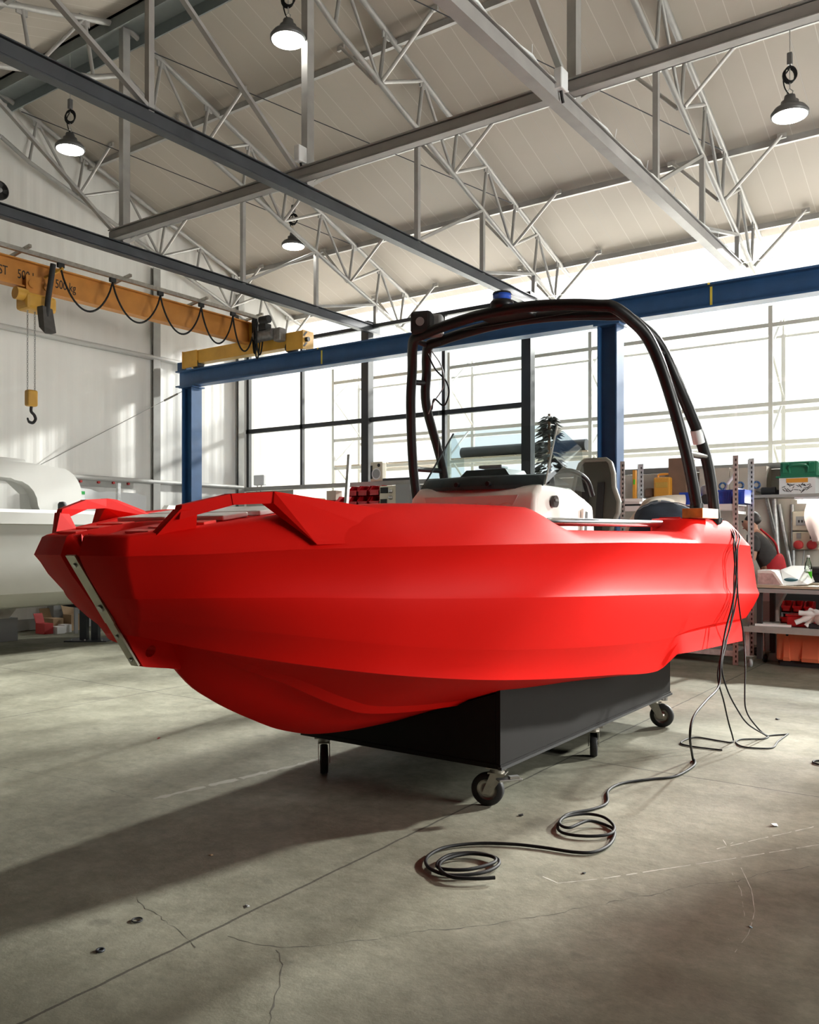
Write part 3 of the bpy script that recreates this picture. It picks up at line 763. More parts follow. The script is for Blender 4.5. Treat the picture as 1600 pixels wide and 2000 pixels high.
# bow handles
def handle(s):
    mb = MB()
    def q(u, a, z): return (XC+s*a, u, z)
    # front leg: widens to the deck
    mb.hull([q(1.925, .27, 1.345), q(1.925, .295, 1.335), q(2.07, .355, 1.345), q(2.07, .32, 1.355), q(1.99, .335, 1.448), q(1.99, .372, 1.448), q(2.045, .395, 1.446), q(2.045, .36, 1.446)])
    mb.hull([q(1.985, .335, 1.412), q(1.985, .372, 1.412), q(2.0, .335, 1.462), q(2.0, .368, 1.462), q(2.16, .41, 1.466), q(2.16, .456, 1.466), q(2.16, .41, 1.506), q(2.16, .446, 1.506)])
    mb.hull([q(2.155, .41, 1.466), q(2.155, .456, 1.466), q(2.155, .41, 1.506), q(2.155, .446, 1.506), q(2.32, .475, 1.478), q(2.32, .535, 1.476), q(2.31, .475, 1.518), q(2.31, .515, 1.518)])
    # rear wedge running down to the side
    mb.hull([q(2.285, .462, 1.476), q(2.285, .527, 1.474), q(2.30, .470, 1.518), q(2.30, .515, 1.518), q(2.37, .50, 1.516), q(2.60, .60, 1.474), q(2.75, .72, 1.455), q(2.345, .682, 1.325), q(2.72, .82, 1.335), q(2.45, .53, 1.42), q(2.60, .52, 1.44)])
    return mb.build('bow_handle', M_red, boat)
handle(1); handle(-1)
# anti-slip pads and pale deck panel at the bow
for s in (1, -1):
    for (u, a, L, w) in ((1.955, .21, .05, .13), (2.06, .22, .06, .15), (2.17, .235, .06, .17)):
        z = 1.352+(u-1.9)*.158+.010
        mb = MB().box((XC+s*a, u, z), (w, L, .012), M=Matrix.Rotation(math.atan(.158), 3, 'X'), bev=.005); mb.build('tread_pad', M_red_in, boat)
for k, (u, L) in enumerate(((2.30, .14), (2.47, .14), (2.64, .14))):
    z = pchip([(q_[0], q_[2]) for q_ in R_['D']], u)+.016
    for s in (1, -1):
        MB().box((XC+s*.165, u, z), (.30+.04*k, L-.012, .02), M=Matrix.Rotation(math.atan(.14), 3, 'X'), bev=.006).build('deck_panel', M_white, boat)
# stem band
a, b = Vector((XC, 1.814, 1.288)), Vector((XC, 2.088, .868)); d = (b-a).normalized(); nrm = Vector((0, -d.z, d.y)); nrm = nrm if nrm.y < 0 else -nrm
strip = MB(); mid = a+d*.30
for (p, q, w) in ((a, mid, .054), (mid, b, .044)): strip.bar(p, q, w, .008, up=nrm)
strip = strip.build('stem_band', mat('stem_steel', (.50, .48, .40), .33, .9, var=.3, vscale=9), boat)
for t_ in (.04, .23, .36, .47):
    c = a+d*t_; sub(MB().cyl(c+nrm*.004, c+nrm*.010, .008 if t_ != .23 else .014, n=10), 'bolt', M_steel, strip)
# arch of two tubes
def arch(pts, crown, nm):
    L = [(XC+a_, u, z) for (a_, u, z) in pts]; R = [(XC-a_, u, z) for (a_, u, z) in pts]
    top = [(XC+pts[-1][0]*k, pts[-1][1]-.02*(1-k*k), pts[-1][2]+crown*(1-k*k)) for k in (.88, .66, .33, 0, -.33, -.66, -.88)]
    path = catmull(L+top+R[::-1], 5)
    return MB().tube(path, .036, 10)
fr = arch([(1.063, 5.51, 1.535), (1.03, 5.387, 1.89), (.95, 5.243, 2.32), (.875, 5.155, 2.56), (.80, 5.05, 2.67), (.725, 4.97, 2.735)], .085, 'f').build('arch_tube', M_black, boat)
rr = arch([(1.06, 5.93, 1.44), (1.03, 5.80, 1.89), (.95, 5.45, 2.34), (.875, 5.34, 2.56), (.80, 5.23, 2.66), (.725, 5.15, 2.72)], .07, 'r').build('arch_tube', M_black, boat)
for s in (1, -1):
    for (p, q) in (((1.035, 5.40, 1.87), (1.035, 5.80, 1.88)), ((.90, 5.18, 2.48), (.90, 5.36, 2.50)), ((.735, 4.97, 2.73), (.735, 5.15, 2.72))):
        sub(MB().cyl((XC+s*p[0], p[1], p[2]), (XC+s*q[0], q[1], q[2]), .02, n=10), 'rung', M_chrome if s > 0 and p[2] < 2 else M_black, fr)
    for u, z in ((5.51, 1.535), (5.93, 1.45)): sub(MB().cyl((XC+s*1.06, u, z), (XC+s*1.06, u, z+.03), .042, n=14), 'foot_flange', M_black, fr)
sub(MB().tube([(XC+1.012, 5.72, 1.965), (XC+1.003, 5.685, 2.05)], .0385, 12), 'white_tape', M_panelw, rr)
sub(MB().box((XC-.02, 5.05, 2.80), (.34, .2, .03), bev=.008), 'mounting_plate', M_black, fr)
# blue beacon and horn loudspeaker
cb = Vector((XC-.04, 4.985, 2.835))
be = MB().lathe([(.0, 0), (.075, 0), (.078, .045), (.066, .06), (.0, .06)], cb, 20).build('beacon', M_black, boat)
sub(MB().lathe([(.060, .06), (.060, .10), (.0, .10)], cb, 20), 'blue_lens', M_bluelens, be)
sub(MB().lathe([(.062, .10), (.058, .112), (.0, .115)], cb, 20), 'beacon_cap', M_black, be)
hc = Vector((XC-.66, 4.97, 2.83))
hb = MB().box(hc, (.15, .12, .16), rz=.35, bev=.035).build('loudspeaker', M_blackm, boat)
sub(MB().box(hc+Vector((.03, .10, 0)), (.13, .10, .15), rz=.35, bev=.02), 'housing', M_grey, hb)
sub(MB().cyl(hc+Vector((.022, -.059, 0)), hc+Vector((.024, -.066, 0)), .03, n=16), 'speaker_cone', M_grey, hb)
# wires hanging from the arch
MB().tube(catmull([(XC-.73, 5.14, 2.66), (XC-.68, 5.16, 2.55), (XC-.58, 5.15, 2.45), (XC-.55, 5.14, 2.36), (XC-.60, 5.15, 2.28), (XC-.70, 5.18, 2.34), (XC-.84, 5.36, 2.30)], 6), .006, 6).build('wire', M_cable, boat)
MB().tube(catmull([(XC-.70, 5.14, 2.68), (XC-.62, 5.15, 2.56), (XC-.60, 5.15, 2.42), (XC-.72, 5.2, 2.32), (XC-.87, 5.36, 2.27)], 6), .004, 6).build('wire', M_grey, boat)
# upper clear sheet hanging under the arch
mb = MB().box((XC+.02, 5.03, 2.30), (1.16, .005, .92), M=Matrix.Rotation(-.03, 3, 'X')); sheet = mb.build('clear_screen', M_clear, boat)
# console
def q(u, a, z): return (XC+a, u, z)
HW = .46
prof = [(4.38, .62), (4.44, 1.20), (4.52, 1.60), (4.60, 1.665), (5.02, 1.66), (5.22, 1.60), (5.34, 1.56), (5.36, 1.30), (5.28, 1.05), (5.20, .62)]
bm = bmesh.new()
L = [bm.verts.new(q(u, -HW+.05*max(0, (z-1.2)), z)) for u, z in prof]; R = [bm.verts.new(q(u, HW-.05*max(0, (z-1.2)), z)) for u, z in prof]
bm.faces.new(L); bm.faces.new(R[::-1])
for i in range(len(prof)): bm.faces.new((L[i], R[i], R[(i+1) % len(prof)], L[(i+1) % len(prof)]))
bmesh.ops.recalc_face_normals(bm, faces=bm.faces); bmesh.ops.bevel(bm, geom=bm.edges[:], offset=.035, segments=3, affect='EDGES', profile=.6)
mb = MB(); bm.verts.index_update(); mb.add([v.co.copy() for v in bm.verts], [[v.index for v in f.verts] for f in bm.faces]); bm.free()
con = mb.build('console', M_cream, boat, angle=math.radians(40))
# scalloped sticker band on the console front
zig = [(-.30+.05*k, 1.545+(.014 if k % 2 else -.006)) for k in range(13)]
bandu = lambda z: 4.44+(z-1.20)/.40*.08-.004
pts = [q(bandu(1.60), -.33, 1.60), q(bandu(1.60), .33, 1.60)]+[q(bandu(z), a_, z) for a_, z in zig[::-1]]
sub(MB().prism(pts, (0, -.003, 0)), 'scalloped_decal', mat('pale_decal', (.70, .67, .65), .6), con)
# dash fairing, dark
dz = 1.66
da = MB()
npts = 14
ed_ = [(-.43+.86*k/npts, 4.53+.10*(abs(-1+2*k/npts))**2.2) for k in range(npts+1)]
vs = []
for a_, u in ed_: vs += [q(u, a_, dz-.02), q(u+.03, a_, dz+.055), q(u+.16, a_*.97, dz+.075), q(5.05, a_*.95, dz+.02)]
da.add(vs, [(4*i+j, 4*i+4+j, 4*i+5+j, 4*i+1+j) for i in range(npts) for j in range(3)], True)
dash = da.build('dashboard', M_dash, boat)
sub(MB().hull([q(4.70, -.20, dz+.06), q(4.70, .18, dz+.06), q(4.72, -.15, dz+.115), q(4.72, .13, dz+.115), q(4.95, -.2, dz+.06), q(4.95, .18, dz+.06), q(4.95, -.16, dz+.115), q(4.95, .14, dz+.115)]), 'instrument_hood', M_dash, dash)
sub(MB().box(q(4.80, .0, dz+.135), (.16, .10, .02), rz=.1, bev=.006), 'plotter', M_panelw, dash)
for a_ in (-.10, .12): sub(MB().cyl(q(4.515, a_, dz+.012), q(4.545, a_, dz+.012), .014, n=12), 'screw_knob', M_black, dash)
# windscreen: front pane and two wings
ws = MB()
low = [(-.44, 4.64), (-.36, 4.56), (-.18, 4.525), (0, 4.515), (.18, 4.525), (.36, 4.56), (.44, 4.64)]
top = [(-.38, 4.93), (-.31, 4.87), (-.16, 4.845), (0, 4.84), (.16, 4.845), (.31, 4.87), (.38, 4.93)]
vs = []
for (a0, u0), (a1, u1) in zip(low, top): vs += [q(u0, a0, dz), q(u1, a1, 2.045)]
for (a0, u0), (a1, u1) in zip(low, top): vs += [q(u0+.004, a0, dz), q(u1+.004, a1, 2.045)]
m_ = len(low)
fs = [(2*i, 2*i+2, 2*i+3, 2*i+1) for i in range(m_-1)]
ws.add(vs[:2*m_], fs, True)
wsc = ws.build('windscreen', M_screen, boat)
for s in (1, -1):
    wg = MB().add([q(4.64, s*.44, dz), q(4.93, s*.38, 2.045), q(5.16, s*.44, 1.92), q(5.20, s*.45, dz-.02)], [(0, 1, 2, 3)])
    sub(wg, 'side_wing', M_screen, wsc)
    sub(MB().tube([q(4.64, s*.44, dz), q(4.93, s*.38, 2.045)], .006, 6), 'edge_strip', M_steel if s > 0 else M_dash, wsc)
# grab rail over steering position, wheel
MB().tube(catmull([q(4.95, .30, 1.70), q(5.02, .33, 1.76), q(5.10, .40, 1.77), q(5.20, .455, 1.72), q(5.27, .465, 1.62)], 6), .017, 8).build('console_grab_rail', M_black, boat)
wh = MB(); wc = Vector(q(5.40, .08, 1.50)); Rw = Matrix.Rotation(math.radians(65), 3, 'X')
wh.tube([wc+Rw@Vector((.17*math.cos(a), .17*math.sin(a), 0)) for a in [2*PI*k/28 for k in range(28)]], .015, 8, closed=True)
for k in range(3): a = 2*PI*k/3+.5; wh.tube([wc, wc+Rw@Vector((.165*math.cos(a), .165*math.sin(a), 0))], .011, 6)
wh.cyl(wc, wc+Rw@Vector((0, 0, -.10)), .03, n=12)
wh.build('steering_wheel', M_blackm, boat)
# filler cap and side recess on the console's near side
fc = Vector(q(4.73, HW-.012, 1.565))
cap = MB().cyl(fc, fc+Vector((.022, 0, 0)), .036, n=20).build('socket_cover', mat('bronze_dark', (.035, .028, .024), .35), boat)
sub(MB().box(fc+Vector((.024, 0, .008)), (.008, .045, .016)), 'latch', M_steel, cap)
rc = MB().box(q(5.17, HW-.004, 1.43), (.02, .10, .20), M=Matrix.Rotation(-.12, 3, 'X'), bev=.006).build('side_pocket', M_cream, boat)
sub(MB().box(q(5.165, HW+.007, 1.43), (.004, .03, .17), M=Matrix.Rotation(-.12, 3, 'X')), 'pocket_slot', M_blackm, rc)
# helm seat
seat = MB(); sp = []
sc = Vector((-2.50, 5.72, 0))
def sx(a_, u, z): return (sc.x+a_*.76, sc.y+u, z)
outl = [(-.20, 1.10), (-.20, 1.42), (-.255, 1.52), (-.255, 1.60), (-.20, 1.70), (-.185, 1.80), (-.15, 1.88), (-.11, 1.905), (.11, 1.905), (.15, 1.88), (.185, 1.80), (.20, 1.70), (.255, 1.60), (.255, 1.52), (.20, 1.42), (.20, 1.10)]
def lean(z): return (z-1.1)*.16
pts = [sx(a_, lean(z), z) for a_, z in outl]
seat.prism(pts, (0, .055, 0)); so = seat.build('helm_seat', M_seat, boat)
edge = [sx(a_, lean(z)-.004, z) for a_, z in outl]
sub(MB().tube(edge, .016, 6), 'edge_trim', M_seatedge, so)
for a_ in (-.075, .075):
    sub(MB().bar(sx(a_, lean(1.12)-.010, 1.12), sx(a_, lean(1.74)-.010, 1.74), .05, .010, up=(0, -1, 0)), 'webbing_strap', M_blackm, so)
sub(MB().box(sx(0, -.16, 1.08), (.34, .40, .09), bev=.03), 'seat_cushion', M_seat, so)
sub(MB().cyl(sx(0, -.1, .62), sx(0, -.1, 1.04), .06, n=14), 'pedestal', M_grey, so)
# side grab rail
MB().tube(catmull([(XC+.80, 3.78, 1.42), (XC+.84, 3.98, 1.428), (XC+.87, 4.6, 1.432), (XC+.88, 5.36, 1.436), (XC+.88, 5.45, 1.436)], 6), .022, 10).build('side_rail', M_chrome, boat)
# second fairlead lip at the stern corner
for s in (1,):
    MB().hull([(XC+s*.86, 5.30, 1.38), (XC+s*.98, 5.28, 1.38), (XC+s*.98, 5.44, 1.48), (XC+s*.84, 5.46, 1.48), (XC+s*.80, 5.50, 1.40), (XC+s*.98, 5.50, 1.40)]).build('stern_cleat_block', M_red, boat)
# timber block lying on the quarter
wb = Vector((XC+1.062, 5.585, 1.502))
t = thing('timber_block', wb, 'short timber offcut with an amber painted side lying on the boat stern', 'wood block')
wbm = MB().box(wb, (.13, .28, .062), rz=-.06, bev=.004).build('block', M_wood, t)
sub(MB().box(wb+Vector((-.0085, -.1405, 0)), (.128, .004, .060), rz=-.06), 'amber_face', M_woodo, wbm)

# ================================================================ CRADLE
t = thing('boat_cradle', (XC, 4.98, 0), 'black wheeled cradle box under the red boat', 'cradle')
x0, x1, u0, u1, zb = -3.39, -2.09, 3.73, 6.23, .215
def hullz(u, a_):       # underside of the hull at the cradle's sides
    f = (u-R_['K'][0][0])/(R_['K'][-1][0]-R_['K'][0][0]); k = row('K', f)
    p = R_['C']; c_a = pchip([(q_[0], q_[1]) for q_ in p], u); c_z = pchip([(q_[0], q_[2]) for q_ in p], u)
    tt = min(1, a_/c_a); return k.z+(c_z-k.z)*tt
for (x, nm) in ((x1-.012, 'side_panel'), (x0+.012, 'side_panel')):
    us = [u0+(u1-u0)*k/16 for k in range(17)]
    pts = [(x-.012, u0, zb), (x-.012, u1, zb)]+[(x-.012, u, max(min(hullz(u, .67), .60 if u < 4.2 else .9)+.012, .455)) for u in us[::-1]]
    MB().prism(pts, (.024, 0, 0)).build(nm, M_cradle, t)
for u in (u0+.012, u1-.012):
    pts = [(x0+.026, u-.012, zb), (x1-.026, u-.012, zb)]+[(XC+a_, u-.012, hullz(u, abs(a_))-.004) for a_ in [x1-.026-XC-(x1-x0-.052)*k/12 for k in range(13)]]
    MB().prism(pts, (0, .024, 0)).build('end_panel', M_cradle, t)
MB().box((XC, (u0+u1)/2, zb+.012), (x1-x0+.01, u1-u0+.01, .022)).build('bottom_board', M_cradle, t)
MB().box((x1+.003, (u0+u1)/2, zb+.006), (.02, u1-u0+.02, .014)).build('bottom_edge', M_blackm, t)
def caster(x, u, rz, brake):
    Rz = Matrix.Rotation(rz, 3, 'Z')
    def w(a_, b_, c_): return Vector((x, u, 0))+Rz@Vector((a_, b_, c_))
    r = .083
    fk = MB(); fk.box(w(0, 0, zb-.012), (.11, .10, .012), M=Rz); fk.cyl(w(0, 0, zb-.018), w(0, 0, zb-.045), .035, n=14)
    for s in (-1, 1):
        fk.hull([w(s*.030, .045, zb-.045), w(s*.030, -.03, zb-.045), w(s*.030, -.075, r-.02), w(s*.030, -.035, r-.02), w(s*.034, .045, zb-.045), w(s*.034, -.03, zb-.045), w(s*.034, -.075, r-.02), w(s*.034, -.035, r-.02)])
    fk.box(w(0, 0, zb-.045), (.07, .09, .006), M=Rz)
    f = fk.build('caster', M_zinc, t)
    c = w(0, -.052, r); ax = Rz@Matrix.Rotation(PI/2, 3, 'Y')
    sub(MB().lathe([(.052, -.022), (r-.006, -.022), (r, -.014), (r, .014), (r-.006, .022), (.052, .022)], c, 28, axis=ax), 'tyre', M_rubber, f)
    sub(MB().lathe([(.0, -.025), (.018, -.025), (.02, -.010), (.050, -.010), (.054, -.020), (.054, .020), (.050, .010), (.02, .010), (.018, .025), (.0, .025)], c, 24, axis=ax), 'rim', M_zinc, f)
    if brake: sub(MB().box(w(0, -.12, zb-.055), (.075, .09, .008), M=Rz@Matrix.Rotation(-.15, 3, 'X')).box(w(0, -.07, zb-.048), (.05, .03, .02), M=Rz), 'brake_pedal', M_steel, f)
caster(-2.16, 3.83, math.radians(-75), False)
caster(-2.15, 5.00, math.radians(-158), False)
caster(-2.16, 6.10, math.radians(100), False)
caster(-3.31, 3.83, math.radians(42), False)
caster(-3.31, 5.00, math.radians(30), False)
caster(-3.31, 6.10, math.radians(80), False)
pd = Vector((-2.035, 3.72, zb-.035))
MB().box(pd, (.12, .05, .010), rz=.9, bev=.003).box(pd+Vector((.02, .01, .012)), (.05, .03, .012), rz=.9).build('brake_pedal', M_steel, t)
for k in range(2): MB().cyl((-2.12, 6.15+.05*k, zb), (-2.12, 6.15+.05*k, zb-.03-.01*k), .015+.006*k, n=10).build('bolt_head', M_motor, t)

# ================================================================ CABLES
def cable(path, r, label, grp, n=6):
    path = [Vector((v.x, v.y, max(v.z, r+.0005))) for v in catmull(path, n)]
    t = MB().tube(path, r, 8).build('cable', M_cable); return tag(t, label, 'cable', grp)
XO = XC+1.135
def hang(px, py, x=XO): return PX(px, py, x)
top1 = Vector((XC+.93, 6.22, 1.482)); 
def fl(*pxs, z=.007): return [G(a, b, z) for a, b in pxs]
grp = 'black cables trailing over the boat stern'
start = [Vector((XC+.78, 6.30, 1.48)), Vector((XC+.97, 6.24, 1.488)), Vector((XC+1.08, 6.2, 1.40)), hang(1437, 1068), hang(1439, 1120)]
c1 = start+[hang(1431, 1180), hang(1418, 1230), hang(1408, 1290, XO+.03), hang(1404, 1340, XO+.05), hang(1380, 1368, XO+.08), hang(1355, 1400, XO+.10), hang(1348, 1440, XO+.10)]+fl((1354, 1484), (1356, 1495), (1320, 1516), (1270, 1522), (1215, 1530), (1188, 1545), (1186, 1568), (1160, 1580))
coil1 = fl((1110, 1590), (1090, 1612), (1100, 1628), (1145, 1635), (1190, 1632), (1200, 1618), (1180, 1600), (1145, 1594), (1105, 1600), (1093, 1614), (1112, 1623), (1150, 1610), (1190, 1614), (1201, 1628), (1190, 1650), (1160, 1664), (1120, 1664), z=.010)
coil1 = [v+Vector((0, 0, .0015*i)) if i < 12 else v for i, v in enumerate(coil1)]
tail = fl((1060, 1655), (1000, 1649), (930, 1648), (870, 1656), (838, 1672), (832, 1688), (846, 1702), (880, 1712), (940, 1708), (972, 1694), (970, 1680), (930, 1670), (880, 1674), (855, 1690), (862, 1702), (915, 1704), (965, 1690), (960, 1678), (915, 1673), (870, 1684), (858, 1700), (880, 1718), (930, 1722), (967, 1720), z=.010)
tail = [v+Vector((0, 0, min(.012, .0008*i))) for i, v in enumerate(tail)]
cable(c1+coil1+tail, .0072, 'longest black cable running from the boat stern to two coils on the floor', grp, 7)
start2 = [Vector((XC+.80, 6.36, 1.48)), Vector((XC+.98, 6.30, 1.484)), Vector((XC+1.09, 6.25, 1.39)), hang(1433, 1066), hang(1436, 1110)]
c2 = start2+[hang(1440, 1160), hang(1428, 1220), hang(1412, 1270), hang(1402, 1320, XO+.02), hang(1414, 1370, XO+.03), hang(1423, 1410, XO+.035)]+fl((1433, 1447), (1426, 1450), (1400, 1446), (1360, 1440), (1336, 1446), (1332, 1453), (1360, 1459), (1411, 1465), z=.006)
cable(c2, .005, 'black cable ending in a small floor loop with a brass tip below the stern', grp)
start3 = [Vector((XC+.82, 6.43, 1.472)), Vector((XC+.98, 6.37, 1.475)), Vector((XC+1.09, 6.33, 1.38)), hang(1437, 1072), hang(1434, 1130)]
c3 = start3+[hang(1432, 1190), hang(1420, 1250), hang(1410, 1300, XO+.03), hang(1420, 1345, XO+.06), hang(1440, 1385, XO+.10), hang(1462, 1415, XO+.15)]+fl((1500, 1439), (1490, 1443), (1448, 1444), (1438, 1450), (1455, 1459), (1506, 1461), (1520, 1448), (1540, 1433), z=.006)
cable(c3, .005, 'black cable whose wide loop lies farthest right on the floor below the stern', grp)
start4 = [Vector((XC+.84, 6.5, 1.455)), Vector((XC+.98, 6.45, 1.455)), Vector((XC+1.09, 6.40, 1.36)), hang(1441, 1075), hang(1441, 1150)]
c4 = start4+[hang(1446, 1200), hang(1453, 1245), hang(1456, 1300, XO+.05), hang(1455, 1350, XO+.08), hang(1457, 1385, XO+.10), hang(1472, 1412, XO+.14)]+fl((1500, 1437), (1538, 1434), z=.006)
cable(c4, .005, 'thin black cable hanging straight and apart from the others behind the stern', grp)
# ================================================================ WHITE BOAT AT THE LEFT
t = thing('boat', (-9.9, 6.6, .5), 'large pale grey-white unfinished boat on steel stands by the gable wall', 'boat')
XW = -9.9
def wrow(u):
    k = max(0.0, (u-7.2)/1.9); s = 1-min(1, k)**2.4
    return s
mb = MB(); us = [2.6+(9.1-2.6)*i/40 for i in range(41)]; rows = []
for u in us:
    s = max(.03, wrow(u)); lift = max(0, (u-7.0)/2.1)**2*.35
    prof = [(0, .50+lift), (.45*s, .56+lift), (.72*s, .72+lift*.8), (.80*s, .90+lift*.6), (.84*s, 1.10+lift*.4), (.90*s, 1.49), (.94*s, 1.50), (.945*s, 1.62), (.90*s, 1.655), (.74*s, 1.655), (.70*s, 1.45), (0, 1.45)]
    rows.append(prof)
nk = len(rows[0])
for s in (1, -1):
    mb.add([(XW+s*a, u, z) for u, r in zip(us, rows) for a, z in r], [(i*nk+j, (i+1)*nk+j, (i+1)*nk+j+1, i*nk+j+1) for i in range(len(us)-1) for j in range(nk-1)], True)
mb.add([(XW+s*a, us[0], z) for s in (1,) for a, z in rows[0]]+[(XW-a, us[0], z) for a, z in rows[0][::-1]], [list(range(2*nk))])
mb.build('hull', M_whitehull, t, angle=math.radians(30))
fas = MB()
pts = []
for s in (1,):
    for u in us[:-2]:
        s_ = max(.03, wrow(u)); pts.append((XW+.95*s_, u))
vs = [];
for x, u in pts: vs += [(x+.006, u, 1.500), (x+.008, u, 1.625), (x-.05, u, 1.662), (x-.20, u, 1.662)]
fas.add(vs, [(4*i+j, 4*i+4+j, 4*i+5+j, 4*i+1+j) for i in range(len(pts)-1) for j in range(3)], True)
fas.build('gunwale', M_white, t, angle=math.radians(30))
# helm structure with rounded roof and window opening
def arcpts(c, r, a0, a1, n): return [(c[0]+r*math.cos(a0+(a1-a0)*i/n), c[1]+r*math.sin(a0+(a1-a0)*i/n)) for i in range(n+1)]
outer = [(6.32, 1.45), (6.30, 1.80)]+arcpts((5.98, 1.86), .32, 0, PI/2*.8, 6)+[(5.62, 2.205), (4.6, 2.235), (4.6, 2.05), (5.40, 2.02)]+arcpts((5.45, 1.72), .28, PI/2, 0, 5)+[(5.86, 1.45)]
mb = MB().prism([(XW+.45, u, z) for u, z in outer], (.16, 0, 0))
top = [(5.62, 2.205), (4.6, 2.235), (4.6, 2.16), (5.62, 2.12), (5.98, 2.05), (6.16, 1.9), (6.18, 1.45), (6.32, 1.45), (6.30, 1.80)]+arcpts((5.98, 1.86), .32, 0, PI/2*.8, 6)
mb.prism([(XW-.5, u, z) for u, z in top], (1.0, 0, 0))
helm = mb.build('helm_frame', M_white, t, angle=math.radians(35))
sub(MB().box((XW, 5.1, 2.245), (1.0, 1.1, .04), M=Matrix.Rotation(-.025, 3, 'X'), bev=.015), 'roof_pad', M_white, helm)
MB().hull([(XW+.3, 6.25, 1.45), (XW-.45, 6.25, 1.45), (XW+.3, 6.55, 1.45), (XW-.45, 6.55, 1.45), (XW+.26, 6.30, 1.98), (XW-.4, 6.30, 1.98), (XW+.26, 6.42, 1.90), (XW-.4, 6.42, 1.90)]).build('seat_back', M_white, t, angle=.6)
MB().box((XW+.0, 4.9, 1.98), (.7, .45, .07), bev=.02).build('grey_visor', M_greyc, t)
for (u, L) in ((4.92, .42), (7.62, .58), (8.5, .3)):
    x = XW+.86*max(.03, wrow(u))
    MB().hull([(x-.1, u-L/2, 1.65), (x+.02, u-L/2, 1.65), (x-.1, u+L/2, 1.65), (x+.02, u+L/2, 1.65), (x-.1, u-L/2+.10, 1.77), (x-.01, u-L/2+.10, 1.77), (x-.1, u+L/2-.12, 1.77), (x-.01, u+L/2-.12, 1.77)]).build('gunwale_riser', M_white, t)
c = PX(122, 988, XW+.72)
MB().lathe([(.0, .05), (.035, .045), (.052, .02), (.052, -.04), (.0, -.05)], c, 16).build('ball_fender', M_blackm, t)
# steel stand
def stand(x, u, lab):
    s = thing('boat_stand', (x, u, 0), lab, 'boat stand', 'steel stands of the white boat')
    for dx in (-.075, .075): MB().box((x+dx*CS, u+dx*SN, .22), (.09, .10, .42), rz=TH).build('post', M_rail_dark, s)
    MB().box((x, u, .008), (.55, .36, .016), rz=TH).build('base_plate', M_rail_dark, s)
    MB().tube([(x+k*.09*CS, u+k*.09*SN, .445+.002*k*k) for k in range(-4, 5)], .022, 8).build('cradle_bar', M_rail_dark, s)
    for dx, dy in ((-.2, -.13), (-.02, -.13), (.2, -.13)):
        v = Vector((x+dx*CS-dy*SN, u+dx*SN+dy*CS, .016)); MB().cyl(v, v+Vector((0, 0, .014)), .012, n=6).build('anchor_bolt', M_galv, s)
g = G(176, 1251); stand(g.x, g.y, 'dark steel boat stand with base plate, seen just left of the red bow')
# white moulded part and cartons by the wall
c = Vector((-11.05, 5.72, .0))
t = thing('moulded_part', c, 'white moulded tray on a grey trestle under the pale boat at the left edge', 'moulding')
MB().hull([(-11.3, 5.1, .30), (-10.8, 5.1, .30), (-11.3, 6.25, .30), (-10.8, 6.25, .30), (-11.35, 5.0, .48), (-10.75, 5.0, .48), (-11.35, 6.38, .48), (-10.75, 6.38, .48)]).build('tray', M_white, t)
MB().box((-11.05, 6.2, .15), (.5, .35, .30)).build('trestle', M_grey, t); MB().box((-11.05, 5.2, .15), (.5, .2, .30)).build('trestle', M_grey, t)
def carton(px0, px1, py0, py1, x, depth, m, lab, grp='cartons on the floor by the gable wall', flaps=False):
    b0 = PX(px0, py1, x); b1 = PX(px1, py1, x); h = PX((px0+px1)/2, py0, x).z
    zb = 0.0 if b0.z < .12 else min(b0.z, b1.z)
    u0, u1 = b0.y, b1.y
    c = Vector((x-depth/2, (u0+u1)/2, zb)); t = thing('carton', c, lab, 'carton', grp)
    MB().box((x-depth/2, (u0+u1)/2, (zb+h)/2), (depth, u1-u0, h-zb)).build('box', m, t)
    if flaps:
        MB().hull([(x-depth+.01, u0, h), (x-depth+.01, u1, h), (x-depth-.05, u0, h+.13), (x-depth-.05, u1, h+.13), (x-depth, u0, h), (x-depth, u1, h), (x-depth-.06, u0, h+.13), (x-depth-.06, u1, h+.13)]).build('flap', m, t)
    return t
carton(87, 104, 1218, 1232, -11.15, .22, M_redbox, 'small red carton left of the brown boxes on the floor', flaps=True)
carton(104, 124, 1208, 1232, -11.36, .30, M_card, 'open brown cardboard box standing between the red carton and the tall box', flaps=True)
carton(139, 163, 1200, 1232, -11.30, .20, M_card, 'tallest brown cardboard box behind the steel boat stand', flaps=True)
carton(112, 127, 1224, 1233, -11.06, .16, M_paper, 'low white carton in front of the open brown box')
carton(126, 140, 1220, 1233, -11.12, .16, M_paper, 'taller of the two white cartons, beside the tall brown box')
# pale sheet, strip of knobs and green-edged notice
t = thing('wall_sheet', (-11.55, 8.1, 1.0), 'glossy white sheet moulding leaning in front of the gable wall', 'sheet')
pts = [(7.35, .72), (9.0, .72), (9.08, 2.02), (8.9, 2.06), (8.35, 2.07), (8.2, 2.05), (8.05, 2.09), (7.5, 2.12), (7.38, 2.16)]
MB().prism([(-11.55-.10*(z-.72)/1.4, u, z) for u, z in pts], (-.03, 0, 0)).build('sheet', M_panelw, t)
MB().box((-11.68, 8.2, .36), (.16, 1.6, .72)).build('support_block', M_grey, t)
t = thing('peg_rail', (XG+.06, 8.05, 2.2), 'thin rail on the gable wall carrying five small dark red knobs', 'peg rail')
MB().box((XG+.055, 8.05, 2.185), (.02, 1.7, .09)).build('backing_strip', M_sill, t)
for px, py in ((125, 937), (158, 940), (193, 942), (222, 943), (251, 945)):
    v = PX(px, py, XG+.09); MB().cyl(v-Vector((.03, 0, 0)), v+Vector((.012, 0, 0)), .020, n=10).build('knob', M_redbox, t)
v = PX(150, 978, -10.9)
